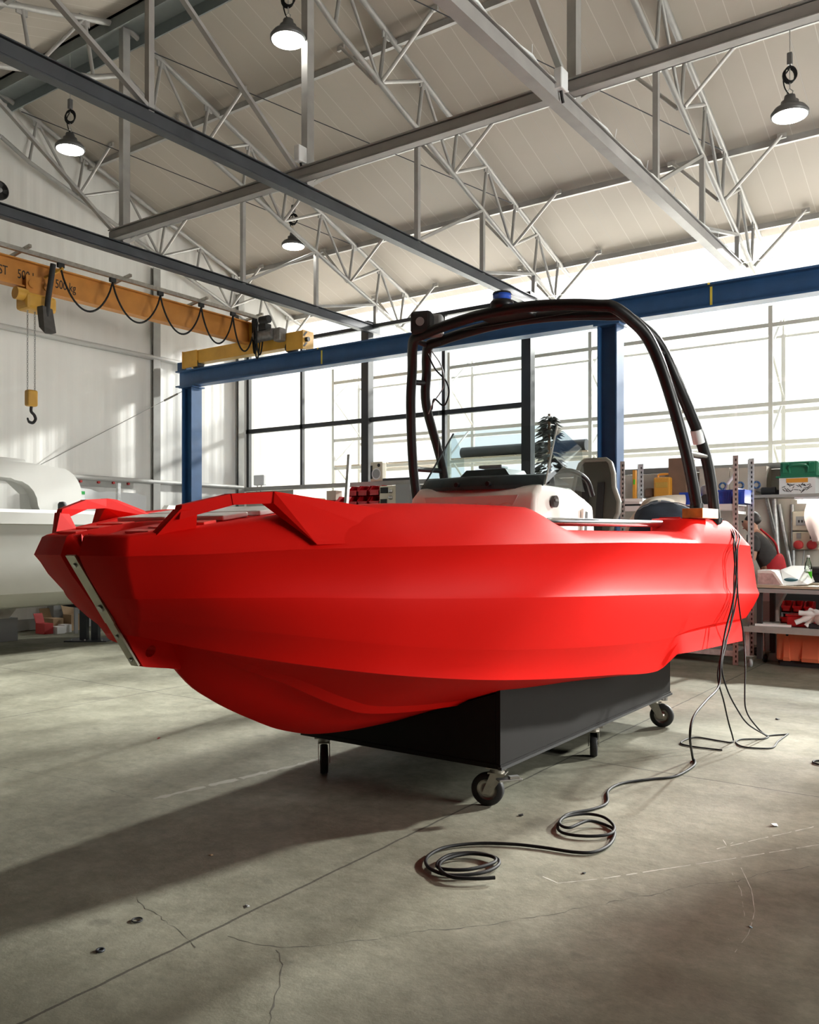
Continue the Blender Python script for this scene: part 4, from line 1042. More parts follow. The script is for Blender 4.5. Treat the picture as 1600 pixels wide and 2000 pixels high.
t = thing('notice_board', (-10.9, v.y, v.z), 'white notice with a green top edge behind the left boat', 'notice')
MB().box((-10.9, v.y, v.z+.01), (.02, .24, .26)).build('board', M_panelw, t)
MB().box((-10.887, v.y, v.z+.115), (.006, .24, .045)).build('green_edge', mat('notice_green', (.01, .33, .06), .5), t)
MB().box((-10.92, v.y, .8), (.03, .05, 1.6)).build('stake', M_grey, t)
g = PX(230, 960, -11.0)
t = thing('upright_pole', (g.x, g.y, 0), 'thin pale metal pole standing behind the left bow handle', 'pole')
MB().bar((g.x, g.y, 0), (g.x-.01, g.y+.02, 2.16), .05, .05).build('pole', M_galv, t)
# round black fan high on the gable wall at the left edge
v = PX(-2, 372, XG+.15)
t = thing('wall_fan', (XG, v.y, v.z), 'black round fan high on the gable wall at the left edge', 'fan')
RX = Matrix.Rotation(PI/2, 3, 'Y')
MB().lathe([(.0, -.12), (.10, -.12), (.13, -.02), (.13, .03), (.115, .035), (.115, .0), (.0, .0)], v, 24, axis=RX).build('housing', M_blackm, t)
MB().lathe([(.0, .04), (.03, .04), (.035, .0)], v, 12, axis=RX).build('hub', M_grey, t)
for k in range(5):
    a = 2*PI*k/5; d = Vector((0, math.cos(a), math.sin(a))); e = Vector((0, -math.sin(a), math.cos(a)))
    MB().hull([v+Vector((.01, 0, 0))+d*.03-e*.01, v+Vector((.02, 0, 0))+d*.03+e*.015, v+Vector((.01, 0, 0))+d*.11-e*.03, v+Vector((.03, 0, 0))+d*.11+e*.035, v+Vector((.014, 0, 0))+d*.11]).build('blade', M_blackm, t)
# small switch box on the glazing
v = PU(508, 938, UW-.06)
t = thing('switch_box', v, 'small pale switch box mounted low on the left glazing', 'switch box')
MB().box(v, (.26, .08, .19), bev=.015).build('box', M_panelw, t)
for dx in (-.06, .04): MB().tube(catmull([v+Vector((dx, 0, -.09)), v+Vector((dx-.02, -.01, -.2)), v+Vector((dx+.04, 0, -.24))], 4), .01, 6).build('cable', M_grey, t)

# ================================================================ SHELF ALONG THE LOW WALL, LEFT
US_ = 11.22
t = thing('wall_shelf', (-9.0, US_, 1.80), 'long grey wall shelf under the left glazing', 'shelf')
MB().box((-9.55, US_, 1.815), (4.2, .42, .03)).build('board', M_sill, t)
for x in (-11.5, -10.2, -8.8, -7.6): MB().box((x, US_, .90), (.05, .38, 1.80)).build('upright', M_sill, t)
def at(px, u): return PU(px, 1000, u).x
def bin_(px0, px1, z, lab, grp, u=US_-.06, m=M_redbin, h=.19, dp=.22):
    x0, x1 = at(px0, u), at(px1, u); c = (x0+x1)/2; w = x1-x0-.01
    t = thing('parts_bin', (c, u, z), lab, 'parts bin', grp)
    mb = MB(); mb.box((c, u, z+.006), (w, dp, .012)); mb.box((c, u+dp/2-.006, z+h/2), (w, .012, h))
    for s in (-1, 1): mb.prism([(c+s*(w/2-.006)-.006, u-dp/2, z), (c+s*(w/2-.006)-.006, u+dp/2, z), (c+s*(w/2-.006)-.006, u+dp/2, z+h), (c+s*(w/2-.006)-.006, u-dp*.1, z+h), (c+s*(w/2-.006)-.006, u-dp/2, z+h*.5)], (.012, 0, 0))
    mb.box((c, u-dp/2+.006, z+h*.25), (w, .012, h*.5)); mb.box((c, u-dp/2, z+h*.5), (w, .022, .02))
    mb.build('bin', m, t); MB().box((c, u-dp/2-.002, z+h*.22), (w*.5, .004, h*.16)).build('label_holder', M_redbox if m is M_redbin else M_panelw, t)
g_ = 'red stacking bins on the left wall shelf'
bin_(688, 706, 1.83, 'bottom row red stacking bin, first from the left behind the leaning metal bar', g_)
bin_(707, 726, 1.83, 'bottom row red stacking bin in the middle of the left wall shelf', g_)
bin_(729, 749, 1.83, 'bottom row red stacking bin at the right end beside the grey machine', g_)
bin_(688, 706, 2.02, 'top row red stacking bin with a white tag, leftmost of its row', g_, h=.17)
bin_(707, 726, 2.02, 'top row red stacking bin in the middle of its row', g_, h=.17)
bin_(729, 749, 2.02, 'top row red stacking bin at the right end of its row', g_, h=.17)
bin_(643, 660, 1.83, 'low red bin standing alone beside the cardboard cartons', g_, h=.15)
bin_(664, 684, 1.83, 'red bin just left of the leaning metal bar, in its shade', g_, h=.20)
def boxu(name, px0, px1, z0, z1, u, dp, m, lab, cat, grp=None, bev=0.0):
    x0, x1 = at(px0, u), at(px1, u); c = ((x0+x1)/2, u, (z0+z1)/2)
    t = thing(name, ((x0+x1)/2, u, z0), lab, cat, grp)
    b = MB().box(c, (abs(x1-x0), dp, z1-z0), bev=bev).build('box' if name == 'carton' else 'body', m, t)
    return t, b, x0, x1
t, b, x0, x1 = boxu('carton', 612, 627, 1.83, 2.02, US_-.02, .24, M_card, 'brown carton with white labels, left end of the wall shelf', 'carton', 'cartons on the left wall shelf')
for z in (1.87, 1.93, 1.985): sub(MB().box(((x0+x1)/2-.02, US_-.142, z), (.06, .004, .035)), 'paper_label', M_paper, b)
t, b, x0, x1 = boxu('carton', 627, 641, 1.83, 1.95, US_-.02, .24, M_card, 'low brown carton with a small blue label on the wall shelf', 'carton', 'cartons on the left wall shelf')
sub(MB().box(((x0+x1)/2+.03, US_-.142, 1.88), (.05, .004, .04)), 'blue_label', mat('teal_label', (.10, .38, .45), .6), b)
boxu('carton', 644, 662, 1.98, 2.14, US_+.06, .16, M_cardp, 'pale carton lying above the lone red bin', 'carton', 'cartons on the left wall shelf')
t, b, x0, x1 = boxu('control_unit', 752, 784, 1.83, 2.17, US_-.02, .3, M_beige, 'grey-beige control unit with silver knobs right of the red bins', 'machine', bev=.012)
c = (x0+x1)/2
MB().box((c-.06, US_-.175, 2.10), (.14, .02, .09)).build('display', M_blackm, t); MB().box((c-.07, US_-.175, 1.91), (.12, .02, .10)).build('socket_panel', M_blackm, t)
for dz in (.0, .10): MB().lathe([(.0, .04), (.028, .04), (.034, .0)], Vector((c+.07, US_-.17, 1.98+dz)), 14, axis=Matrix.Rotation(PI/2, 3, 'X')).build('knob', M_steel, t)
boxu('cabinet', 784, 812, 1.83, 2.18, US_-.02, .3, M_grey, 'grey side cabinet between the control unit and the white console', 'cabinet')
# radio speaker on the sill
x0, x1 = at(729, UW-.04), at(752, UW-.04); c = Vector(((x0+x1)/2, UW-.06, 2.275))
t = thing('site_radio', c, 'pale box radio with a round speaker standing on the window sill', 'radio')
MB().box(c+Vector((0, 0, .16)), (x1-x0, .13, .32), bev=.02).build('cabinet', M_beige, t)
RY = Matrix.Rotation(PI/2, 3, 'X')
MB().lathe([(.075, .0), (.088, .006), (.095, .0)], c+Vector((.01, -.068, .12)), 24, axis=RY).build('speaker_ring', M_panelw, t)
MB().lathe([(.0, .008), (.075, .004)], c+Vector((.01, -.066, .12)), 24, axis=RY).build('speaker_cone', M_grey, t)
MB().lathe([(.0, .006), (.028, .006), (.03, .0)], c+Vector((.06, -.066, .26)), 16, axis=RY).build('tweeter', M_blackm, t)
MB().box(c+Vector((-.09, -.067, .15)), (.04, .008, .22)).build('side_grille', M_blackm, t)
boxu('tray', 752, 808, 2.275, 2.315, UW-.05, .12, M_darkframe, 'flat dark strip tray lying on the sill right of the radio', 'tray')
# leaning bar
a = PX(676, 990, -5.2); b = PX(683, 888, -5.2)
d = (b-a); bb = a-d*(a.z/d.z); bb.z = .0
t = thing('leaning_bar', bb, 'galvanised bar leaning upright behind the boat in front of the red bins', 'metal bar')
MB().bar(bb, b, .035, .03).build('bar', M_galv, t)
MB().box(bb+Vector((0, 0, .01)), (.16, .16, .02)).build('foot', M_galv, t)

# ================================================================ RIGHT: WALL SHELF, RACK, BENCH
US2 = 11.18
t = thing('wall_shelf', (-1.5, US2, 1.83), 'grey wall shelf below the right glazing, holding boxes and a green toolbox', 'shelf')
MB().box((-1.3, US2, 1.845), (5.6, .46, .035)).build('board', M_sill, t)
for x in (-3.9, -2.52, -.9, .6): MB().bar((x, UW-.05, 1.40), (x, US2-.18, 1.82), .03, .04).build('bracket', M_galv, t)
Z0 = 1.8635
def roundel(c, r, part):
    sub(MB().lathe([(r*.55, 0), (r*.55, -.003), (r, -.003), (r, 0)], c, 20, axis=RY.inverted()), 'round_mark', M_mark, part)
    for k in range(4): a = PI/2*k; sub(MB().box(c+Vector((r*.78*math.cos(a), -.004, r*.78*math.sin(a))), (r*.14, .003, r*.14)), 'mark_gap', M_cardp, part)
g_ = 'pale cartons on the right wall shelf'
for (p0, p1, z1, lab, mk) in ((1220, 1306, 2.18, 'long pale carton at the left end of the right shelf behind the yellow case', None), (1372, 1430, 2.22, 'pale carton with a round blue mark seen between the two arch tubes', 1412), (1431, 1470, 2.21, 'pale carton with a round blue mark behind the slotted rack posts', 1446), (1471, 1502, 2.22, 'pale carton with a round blue mark, rightmost of the row', 1478)):
    t, b, x0, x1 = boxu('carton', p0, p1, Z0, z1, US2+.07, .24, M_cardp, lab, 'carton', g_)
    if mk: roundel(Vector((at(mk, US2-.05), US2-.051, Z0+.13)), .05, b)
t, b, x0, x1 = boxu('carton', 1315, 1349, Z0, 2.36, US2-.01, .36, M_cardd, 'tall dark brown carton beside the front arch leg', 'carton')
sub(MB().box((x0+.10, US2-.182, Z0+.10), (.12, .004, .16)), 'white_label', M_cardp, b)
t, b, x0, x1 = boxu('power_tool_case', 1281, 1313, Z0+.0, 2.12, US2-.19, .18, M_amber, 'amber plastic tool case on the shelf above the bending person', 'tool case', bev=.02)
sub(MB().box(((x0+x1)/2, US2-.275, 2.02), (.16, .02, .07), bev=.008), 'latch', MATS['bronze_dark'] if False else M_yel2, b)
sub(MB().tube(catmull([((x0+x1)/2-.08, US2-.17, 2.11), ((x0+x1)/2-.07, US2-.17, 2.16), ((x0+x1)/2+.07, US2-.17, 2.16), ((x0+x1)/2+.08, US2-.17, 2.11)], 5), .014, 8), 'handle', M_amber, b)
t, b, x0, x1 = boxu('paint_tin', 1262, 1279, Z0, 1.99, US2-.15, .16, M_cardd, 'brown lidded container left of the amber tool case', 'container', bev=.03)
# green toolbox + picture box
t, b, x0, x1 = boxu('tool_kit_box', 1528, 1598, Z0, 2.055, US2-.02, .32, M_paper, 'white box printed with tool shapes under the green toolbox', 'box')
rnd = random.Random(5)
for k in range(26):
    x = x0+.05+rnd.random()*(x1-x0-.1); z = Z0+.03+rnd.random()*.085
    sub(MB().box((x, US2-.182, z), (.03+.03*rnd.random(), .003, .006), M=Matrix.Rotation(rnd.uniform(-1, 1), 3, 'Y')), 'printed_tool', M_blackm, b)
sub(MB().box(((x0+x1)/2+.0, US2-.181, Z0+.16), ((x1-x0)*.6, .003, .05)), 'amber_print', M_amber, b)
xg0, xg1 = at(1529, US2), at(1603, US2); c = Vector(((xg0+xg1)/2, US2-.02, 2.056)); w = xg1-xg0
t = thing('toolbox', c, 'green plastic toolbox on top of the printed white box', 'toolbox')
MB().box(c+Vector((0, 0, .10)), (w, .26, .19), bev=.02).build('body', M_green, t)
MB().box(c+Vector((0, 0, .012)), (w+.08, .33, .024), bev=.006).build('rim', M_green, t)
MB().tube(catmull([c+Vector((-.10, -.13, .06)), c+Vector((-.09, -.16, .14)), c+Vector((.09, -.16, .14)), c+Vector((.10, -.13, .06))], 5), .014, 8).build('handle', M_green, t)
for s in (-1, 1): MB().box(c+Vector((s*w*.34, -.135, .12)), (.07, .02, .12), bev=.006).build('latch', M_green, t)
v = Vector((at(1499, US2-.1), US2-.12, Z0))
t = thing('rotary_tool', v, 'small dark hand tool lying at the right end of the cartons', 'tool')
MB().cyl(v+Vector((-.06, 0, .05)), v+Vector((.10, 0, .05)), .045, n=14).build('tool_body', M_blackm, t); MB().cyl(v+Vector((-.12, 0, .06)), v+Vector((-.06, 0, .05)), .02, .035, n=12).build('chuck', M_motor, t); MB().box(v+Vector((.13, .02, .03)), (.10, .05, .06), rz=.3, bev=.015).build('grip', M_blackm, t)
# strip light under the shelf
x0, x1 = at(1552, US2-.2), at(1640, US2-.2)+.9
t = thing('strip_light', ((x0+x1)/2, US2-.18, 1.74), 'lit white strip light fixed under the right wall shelf', 'light')
MB().box(((x0+x1)/2, US2-.17, 1.812), (x1-x0, .09, .03)).build('housing', M_panelw, t)
MB().cyl((x0+.03, US2-.17, 1.775), (x1-.03, US2-.17, 1.775), .022, n=12).build('tube', M_tube, t)
# electric panel
v = PU(1575, 1032, UW-.08)
t = thing('socket_panel', v, 'beige electric panel with two round red sockets on the low wall', 'electric panel')
MB().box(v+Vector((0, 0, .09)), (.30, .10, .24), bev=.015).build('breaker_box', M_beige, t)
MB().box(v+Vector((0, -.055, .09)), (.21, .012, .11)).build('breaker_window', M_grey, t)
for k in range(5): MB().box(v+Vector((-.07+.035*k, -.062, .085)), (.018, .006, .03)).build('breaker', M_blackm, t)
MB().box(v+Vector((0, .0, -.15)), (.30, .09, .22), bev=.012).build('socket_box', M_beige, t)
for s in (-1, 1):
    MB().lathe([(.0, .05), (.045, .05), (.055, .04), (.055, .0)], v+Vector((s*.075, -.045, -.20)), 18, axis=RY).build('red_socket', M_redbox, t)
    MB().box(v+Vector((s*.075, -.05, -.09)), (.05, .01, .07)).build('switch', M_blackm if s > 0 else M_grey, t)
MB().tube(catmull([v+Vector((-.02, -.02, -.26)), v+Vector((-.05, -.03, -.5)), v+Vector((-.14, -.05, -.62))], 5), .008, 6).build('cable', M_grey, t)
# pipes on the low wall
for k, (pa, pb) in enumerate((((1512, 968), (1522, 1112)), ((1522, 985), (1546, 1112)), ((1548, 985), (1550, 1110)))):
    a = PU(*pa, UW-.07); b = PU(*pb, UW-.07)
    o = MB().tube([a, (a+b)/2, b], .03 if k == 0 else .022, 8).build('wall_pipe', M_galv)
    tag(o, ('thick vertical grey pipe on the low wall behind the red apron', 'slanting grey pipe on the low wall', 'thin vertical pipe beside the slanting one')[k], 'pipe', 'pipes on the low wall')
# hanging pale cloth at the right edge
a = PU(1597, 1000, UW-.3)
t = thing('hanging_cloth', a, 'pale pinkish cloth hanging at the right edge above the bench', 'cloth')
mb = MB(); n_ = 14; vs = []
for j in range(9):
    for i in range(n_): vs.append((a.x-.10+.5*i/n_-.05*math.sin(j*.5)*(i < 3), a.y+.03*math.sin(i*1.3+j*.2), 1.80-.062*j-.10*max(0, (i/n_-.3))*j/8))
mb.add(vs, [(j*n_+i, j*n_+i+1, (j+1)*n_+i+1, (j+1)*n_+i) for j in range(8) for i in range(n_-1)], True)
mb.build('cloth', mat('pale_cloth', (.72, .62, .60), .9), t)
# slotted steel rack
t = thing('slotted_rack', (-3.05, 9.5, 0), 'galvanised slotted-angle rack standing behind the boat stern', 'rack')
pa = G(1437, 1299); z_top = 2.22
xr, ur = pa.x, pa.y
XL, UB2 = xr-1.25, ur+.47
posts = {'fr': (xr, ur), 'br': (xr+.045, UB2), 'fl': (XL, ur), 'bl': (XL+.045, UB2)}
for k, (x, u) in posts.items():
    mb = MB(); s = -1 if 'r' in k else 1
    mb.box((x, u, z_top/2), (.055, .004, z_top)); mb.box((x+s*(-.0265) if s > 0 else x+.0265-.053*(s < 0), u+.02 if 'f' in k else u-.02, z_top/2), (.004, .04, z_top))
    nf = len(mb.f)
    for j in range(42): mb.box((x+.004, u-.0035, .04+j*.052), (.014, .004, .026))
    p = mb.build('post', M_galv, t); p.data.materials.append(M_blackm)
    for pl_ in p.data.polygons:
        if pl_.index >= nf: pl_.material_index = 1
for z in (.14, .95, 1.70):
    mb = MB().box(((xr+XL)/2, (ur+UB2)/2, z), (xr-XL-.01, UB2-ur-.01, .012)); mb.box(((xr+XL)/2, ur+.006, z-.02), (xr-XL-.06, .006, .06)); mb.box(((xr+XL)/2, UB2-.006, z-.02), (xr-XL-.06, .006, .06))
    mb.build('shelf_board', M_panelw if z > 1 else M_galv, t)
MB().box((xr-.01, (ur+UB2)/2, 1.80), (.008, UB2-ur-.06, .16)).build('side_plate', M_panelw, t)
MB().box((xr-.01, (ur+UB2)/2, 1.62), (.008, UB2-ur-.06, .03)).build('side_plate', M_panelw, t)
ZS = 1.707
def rk(px): return PU(px, 1000, ur+.16).x
def bbin(px0, px1, h, lab, u=None):
    x0, x1 = rk(px0), rk(px1); u = u or ur+.2
    t = thing('storage_bin', ((x0+x1)/2, u, ZS), lab, 'storage bin', 'blue bins on the slotted rack')
    mb = MB(); w = x1-x0; c = (x0+x1)/2
    mb.box((c, u, ZS+.005), (w, .28, .01))
    for s in (-1, 1): mb.box((c+s*(w/2-.004), u, ZS+h/2), (.008, .28, h)); mb.box((c, u+s*.136, ZS+h/2), (w, .008, h))
    for s in (-1, 1): mb.box((c, u+s*.142, ZS+h-.01), (w+.012, .012, .02))
    mb.build('bin', M_bluebin, t)
    for j in range(5): MB().box((x0+.03+j*(w-.06)/4, u-.142, ZS+h*.45), (.012, .006, h*.7)).build('rib', M_bluebin, t)
bbin(1409, 1434, .155, 'deep blue open bin on the rack right of the rear arch leg')
bbin(1436, 1459, .155, 'blue open bin at the right end of the rack top shelf')
bbin(1334, 1357, .14, 'blue bin left of the front arch leg on the rack')
xk = rk(1382)
t = thing('machine_part', (xk, ur+.2, ZS), 'dark grey rounded machine housing on the rack between the arch legs', 'machine part')
MB().lathe([(.0, .0), (.085, .0), (.085, .12), (.08, .20), (.06, .22), (.0, .22)], (xk, ur+.2, ZS), 24).build('housing', M_grey, t)
MB().cyl((xk, ur+.09, ZS+.06), (xk, ur+.12, ZS+.06), .055, n=18).build('black_port', M_blackm, t)
MB().cyl((xk+.03, ur+.2, ZS+.22), (xk+.03, ur+.2, ZS+.245), .02, n=10).build('red_button', M_redbox, t)
xk = rk(1236)
t = thing('document_stack', (xk, ur+.14, ZS), 'stack of white and dark papers on the rack behind the seat', 'papers')
MB().box((xk+.02, ur+.16, ZS+.012), (.26, .24, .024), rz=.05).build('dark_folder', M_blackm, t); MB().box((xk, ur+.15, ZS+.038), (.28, .24, .026), rz=-.06).build('paper_sheets', M_paper, t); MB().box((xk+.02, ur+.15, ZS+.07), (.25, .23, .035), rz=.12).build('paper_sheets', M_paper, t)
a = Vector((rk(1420), ur+.12, ZS+.16)); 
t = thing('caulking_gun', a, 'pale slim dispensing tool sticking up out of the blue bin', 'tool')
MB().cyl(a+Vector((-.07, -.02, -.14)), a+Vector((.02, -.02, .06)), .006, n=8).build('rod', M_steel, t); MB().cyl(a+Vector((.02, -.02, .06)), a+Vector((.09, -.02, .15)), .018, n=10).build('barrel', M_panelw, t)
v = Vector((at(1239, US2-.2), ur+.33, 0)); v = PU(1240, 985, UB2-.04)
t = thing('spirit_level', (v.x, v.y, ZS), 'yellow spirit level standing upright by the left rack post', 'level')
MB().box((v.x, v.y, ZS+.22), (.035, .05, .44)).build('body', M_amber, t); MB().box((v.x+.004, v.y-.027, ZS+.30), (.02, .004, .06)).build('vial', M_green_liq, t)
# grey pedestal moulding behind the rack/bench
t = thing('pedestal_moulding', (-2.45, 9.9, 0), 'pale grey moulded pedestal with flared foot at the left end of the workbench', 'moulding')
u0 = 10.10
def pp(px, z, u=u0): return Vector((PU(px, 1000, u).x, u, z))
outl = [pp(1490, 0), pp(1538, 0), pp(1531, .05), pp(1519, .10), pp(1514, .55), pp(1536, .78), pp(1536, .90), pp(1490, .90)]
MB().prism(outl, (0, .16, 0)).build('shell', M_greyc, t)
MB().box((pp(1498, 0).x, u0-.006, .50), (.09, .012, .30), bev=.004).build('recess_panel', M_grey, t)
t = thing('low_cabinet', (-3.1, 10.1, 0), 'low grey box cabinet on the floor behind the slotted rack', 'cabinet')
MB().box((-3.32, 10.35, .42), (.9, .5, .80)).build('body', M_greyc, t); MB().box((-3.32, 10.095, .42), (.8, .01, .7)).build('door', M_grey, t)
# bench
BX0, BX1, BU0, BU1 = -2.26, 1.2, 9.38, 10.05
t = thing('workbench', ((BX0+BX1)/2, 9.7, 0), 'long wooden workbench with lower shelf at the right edge', 'workbench')
MB().box(((BX0+BX1)/2, (BU0+BU1)/2, .845), (BX1-BX0, BU1-BU0, .035)).build('top', M_benchtop, t)
MB().box(((BX0+BX1)/2, BU0+.01, .81), (BX1-BX0, .02, .05)).build('apron_rail', M_grey, t)
MB().box(((BX0+BX1)/2, (BU0+BU1)/2, .43), (BX1-BX0+.12, BU1-BU0+.03, .02)).build('lower_shelf', M_sill, t)
MB().box(((BX0+BX1)/2-.06, BU0-.02, .405), (BX1-BX0+.1, .02, .055)).build('shelf_edge', M_sill, t)
for x in (BX0+.03, -.5, BX1-.06):
    for u in (BU0+.06, BU1-.05): MB().box((x, u, .465), (.05, .05, .73)).build('leg', M_blackm, t)
def smallcaster(px, py, lab, m):
    g = G(px, py); t2 = thing('caster', g, lab, 'caster', 'casters below the workbench')
    c = g+Vector((0, 0, .048)); ax = Matrix.Rotation(.55, 3, 'Z')@Matrix.Rotation(PI/2, 3, 'Y')
    MB().lathe([(.0, -.014), (.03, -.016), (.044, -.016), (.048, -.010), (.048, .010), (.044, .016), (.03, .016), (.0, .014)], c, 22, axis=ax).build('wheel', m, t2)
    MB().hull([c+Vector((-.03, -.02, .0)), c+Vector((.03, .02, .0)), c+Vector((-.04, -.03, .065)), c+Vector((.05, .0, .065)), c+Vector((-.01, .04, .065)), c+Vector((.02, -.04, .065))]).build('fork', M_zinc, t2)
    MB().box(c+Vector((0, 0, .072)), (.10, .08, .008), rz=.5).build('plate', M_zinc, t2)
    MB().box(c+Vector((-.02, 0, .20)), (.04, .04, .25)).build('stem_post', M_galv, t2)
smallcaster(1465, 1303, 'caster with a pale wheel, nearest under the bench end', M_grey)
smallcaster(1494, 1293, 'caster with a black wheel, behind the pale one', M_rubber)
# moulded white part with logo on top
zt = .8635
def bp(px, u): return PU(px, 1000, u).x
t = thing('moulded_hatch', (bp(1525, 9.6), 9.6, zt), 'white moulded shell part lying upside down on the workbench', 'moulding')
u = 9.45
mbx = MB().prism([(bp(1480, u), u, zt), (bp(1531, u), u, zt), (bp(1513, u), u, zt+.135), (bp(1506, u), u, zt+.15), (bp(1480, u), u, zt+.15)], (0, .36, 0)); mbx.build('left_shell', M_white, t)
MB().prism([(bp(1480, u), u-.004, zt+.006), (bp(1525, u), u-.004, zt+.006), (bp(1509, u), u-.004, zt+.12), (bp(1480, u), u-.004, zt+.12)], (0, .003, 0)).build('rough_inside', M_galv, t)
rs = MB().hull([(bp(1531, u), u, zt), (bp(1578, u), u, zt+.015), (bp(1520, u), u+.3, zt+.10), (bp(1513, u), u+.28, zt+.15), (bp(1530, u), u+.42, zt+.19), (bp(1562, u), u+.42, zt+.19), (bp(1578, u), u+.36, zt+.03), (bp(1540, u), u+.46, zt)]).build('right_shell', M_white, t)
e = Vector((bp(1543, u), u+.075, zt+.062)); 
rsn = Matrix.Rotation(-.95, 3, 'X')
sub(MB().lathe([(.0, .006), (.05, .004), (.06, .0)], e+Vector((0, -.022, -.004)), 20, axis=Matrix.Rotation(.62, 3, 'X')@Matrix.Diagonal((1.15, .55, 1))), 'dark_oval', mat('teal_dark', (.02, .10, .12), .4), rs)
# bottle
v = Vector((bp(1579, 9.75), 9.75, zt+.02))
t = thing('bottle', v, 'clear bottle half filled with green liquid on the workbench', 'bottle')
MB().lathe([(.0, .0), (.036, .0), (.038, .01), (.038, .15), (.03, .20), (.016, .235), (.014, .26), (.0, .26)], v, 20).build('bottle_body', M_bottle, t)
MB().lathe([(.0, .003), (.035, .003), (.036, .01), (.036, .115), (.0, .115)], v, 20).build('green_liquid', M_green_liq, t)
MB().lathe([(.0, .285), (.015, .285), (.016, .26)], v, 14).build('cap', M_panelw, t)
MB().box((v.x+.22, 9.74, zt+.01), (.6, .12, .02)).build('board_scrap', M_benchtop, t) if False else None
o = MB().box((v.x+.2, 9.75, zt+.009), (.65, .14, .018)).build('wood_board', M_benchtop); tag(o, 'thin wooden board lying under the green bottle on the bench', 'board')
t = thing('worktop_cabinet', (-.8, 10.75, 0), 'long black-fronted cabinet against the low wall behind the bench', 'cabinet')
MB().box((-.7, 11.15, .5), (3.3, .5, 1.0)).build('body', M_blackm, t); MB().box((-.7, 10.89, .97), (3.3, .04, .06)).build('top_edge', M_darkframe, t)
# lower shelf contents
zl = .4405
g_ = 'dark red bins on the bench lower shelf'
for k, (p0, p1, zz, lab) in enumerate(((1529, 1549, .56, 'dark red bin in the upper row of the bench shelf, leftmost'), (1550, 1571, .56, 'dark red bin in the upper row of the bench shelf, second'), (1572, 1592, .56, 'dark red bin in the upper row of the bench shelf, partly behind the gloves'), (1527, 1545, zl, 'dark red bin in the lower row behind the red tub'))):
    bin_(p0, p1, zz, lab, g_, u=9.93, h=.115, dp=.16)
o = MB().box(((bp(1529, 9.93)+bp(1592, 9.93))/2, 9.93, .5565-.008), (bp(1592, 9.93)-bp(1529, 9.93), .15, .006)); o.box((bp(1530, 9.93), 9.93, .50), (.01, .15, .11)); o.box((bp(1591, 9.93), 9.93, .50), (.01, .15, .11))
tag(o.build('bin_stand', M_grey), 'low grey stand carrying the upper dark red bins', 'stand')
v = Vector(((bp(1541, 9.6)+bp(1590, 9.6))/2, 9.6, zl)); w = bp(1590, 9.6)-bp(1541, 9.6)
t = thing('parts_tub', v, 'dark red oblong tub on the bench lower shelf', 'tub')
MB().box(v+Vector((0, 0, .06)), (w, .22, .12), bev=.02).build('tub', M_redbin, t); MB().box(v+Vector((0, 0, .118)), (w+.02, .24, .014), bev=.005).build('rim', M_redbin, t)
t = thing('gloves', (bp(1585, 9.5), 9.48, zl), 'pair of white work gloves heaped on the bench lower shelf', 'gloves')
v = Vector((bp(1588, 9.46), 9.47, zl+.09))
for k, (d0, d1) in enumerate((((-.02, 0, .02), (-.16, -.03, -.04)), ((0, 0, .05), (-.13, -.02, .06)), ((.03, .01, .03), (-.06, -.03, -.07)), ((.05, 0, .06), (-.04, .02, .09)))):
    MB().tube(catmull([v+Vector(d0)+Vector((.1, 0, 0)), v+Vector(d0), v+Vector(d1)], 5), [.040]*4+[.036]*4+[.026]*3, 8).build('finger', M_paper, t)
MB().lathe([(.0, .06), (.07, .05), (.095, .0), (.07, -.05), (.0, -.06)], v+Vector((.10, 0, .0)), 16).build('palm', M_paper, t)
MB().box(v+Vector((.02, -.02, -.065)), (.10, .06, .05), bev=.015).build('cuff', M_blackm, t)
o = MB().box((bp(1512, 9.5), 9.5, zl+.012), (.34, .20, .022), rz=.1).build('paper_pad', M_paper); tag(o, 'flat pale paper pad at the left end of the bench lower shelf', 'paper')
# coral crate on a dolly
cx0, cx1, cu = bp(1516, 9.72), bp(1660, 9.72), 9.72
t = thing('large_crate', ((cx0+cx1)/2, cu+.3, .05), 'large coral-orange plastic crate under the workbench', 'crate')
cr = MB().box(((cx0+cx1)/2, cu+.28, .225), (cx1-cx0, .56, .33), bev=.025).build('body', M_orange, t)
for (p0, p1, z1) in ((1530, 1544, .36), (1566, 1600, .31)):
    sub(MB().hull([(bp(p0, cu), cu-.004, .06), (bp(p1, cu), cu-.004, .06), (bp(p0+3, cu), cu-.004, z1), (bp(p1-3, cu), cu-.004, z1), (bp(p0, cu), cu+.02, .06), (bp(p1, cu), cu+.02, .06), (bp(p0+3, cu), cu+.02, z1), (bp(p1-3, cu), cu+.02, z1), (bp(p0+1, cu), cu-.02, .10), (bp(p1-1, cu), cu-.02, .10)]), 'moulded_rib', M_orange, cr)
sub(MB().cyl((bp(1538, cu), cu-.008, .335), (bp(1538, cu), cu+.0, .335), .014, n=12), 'plug_hole', M_blackm, cr)
MB().box(((cx0+cx1)/2, cu+.28, .03), (cx1-cx0-.06, .48, .055)).build('plinth', M_blackm, t)
o = MB().cyl(G(1524, 1292, .0), G(1524, 1292, .035), .022, n=12).build('rubber_stopper', M_rubber); tag(o, 'small black rubber stopper on the floor by the coral crate', 'stopper')

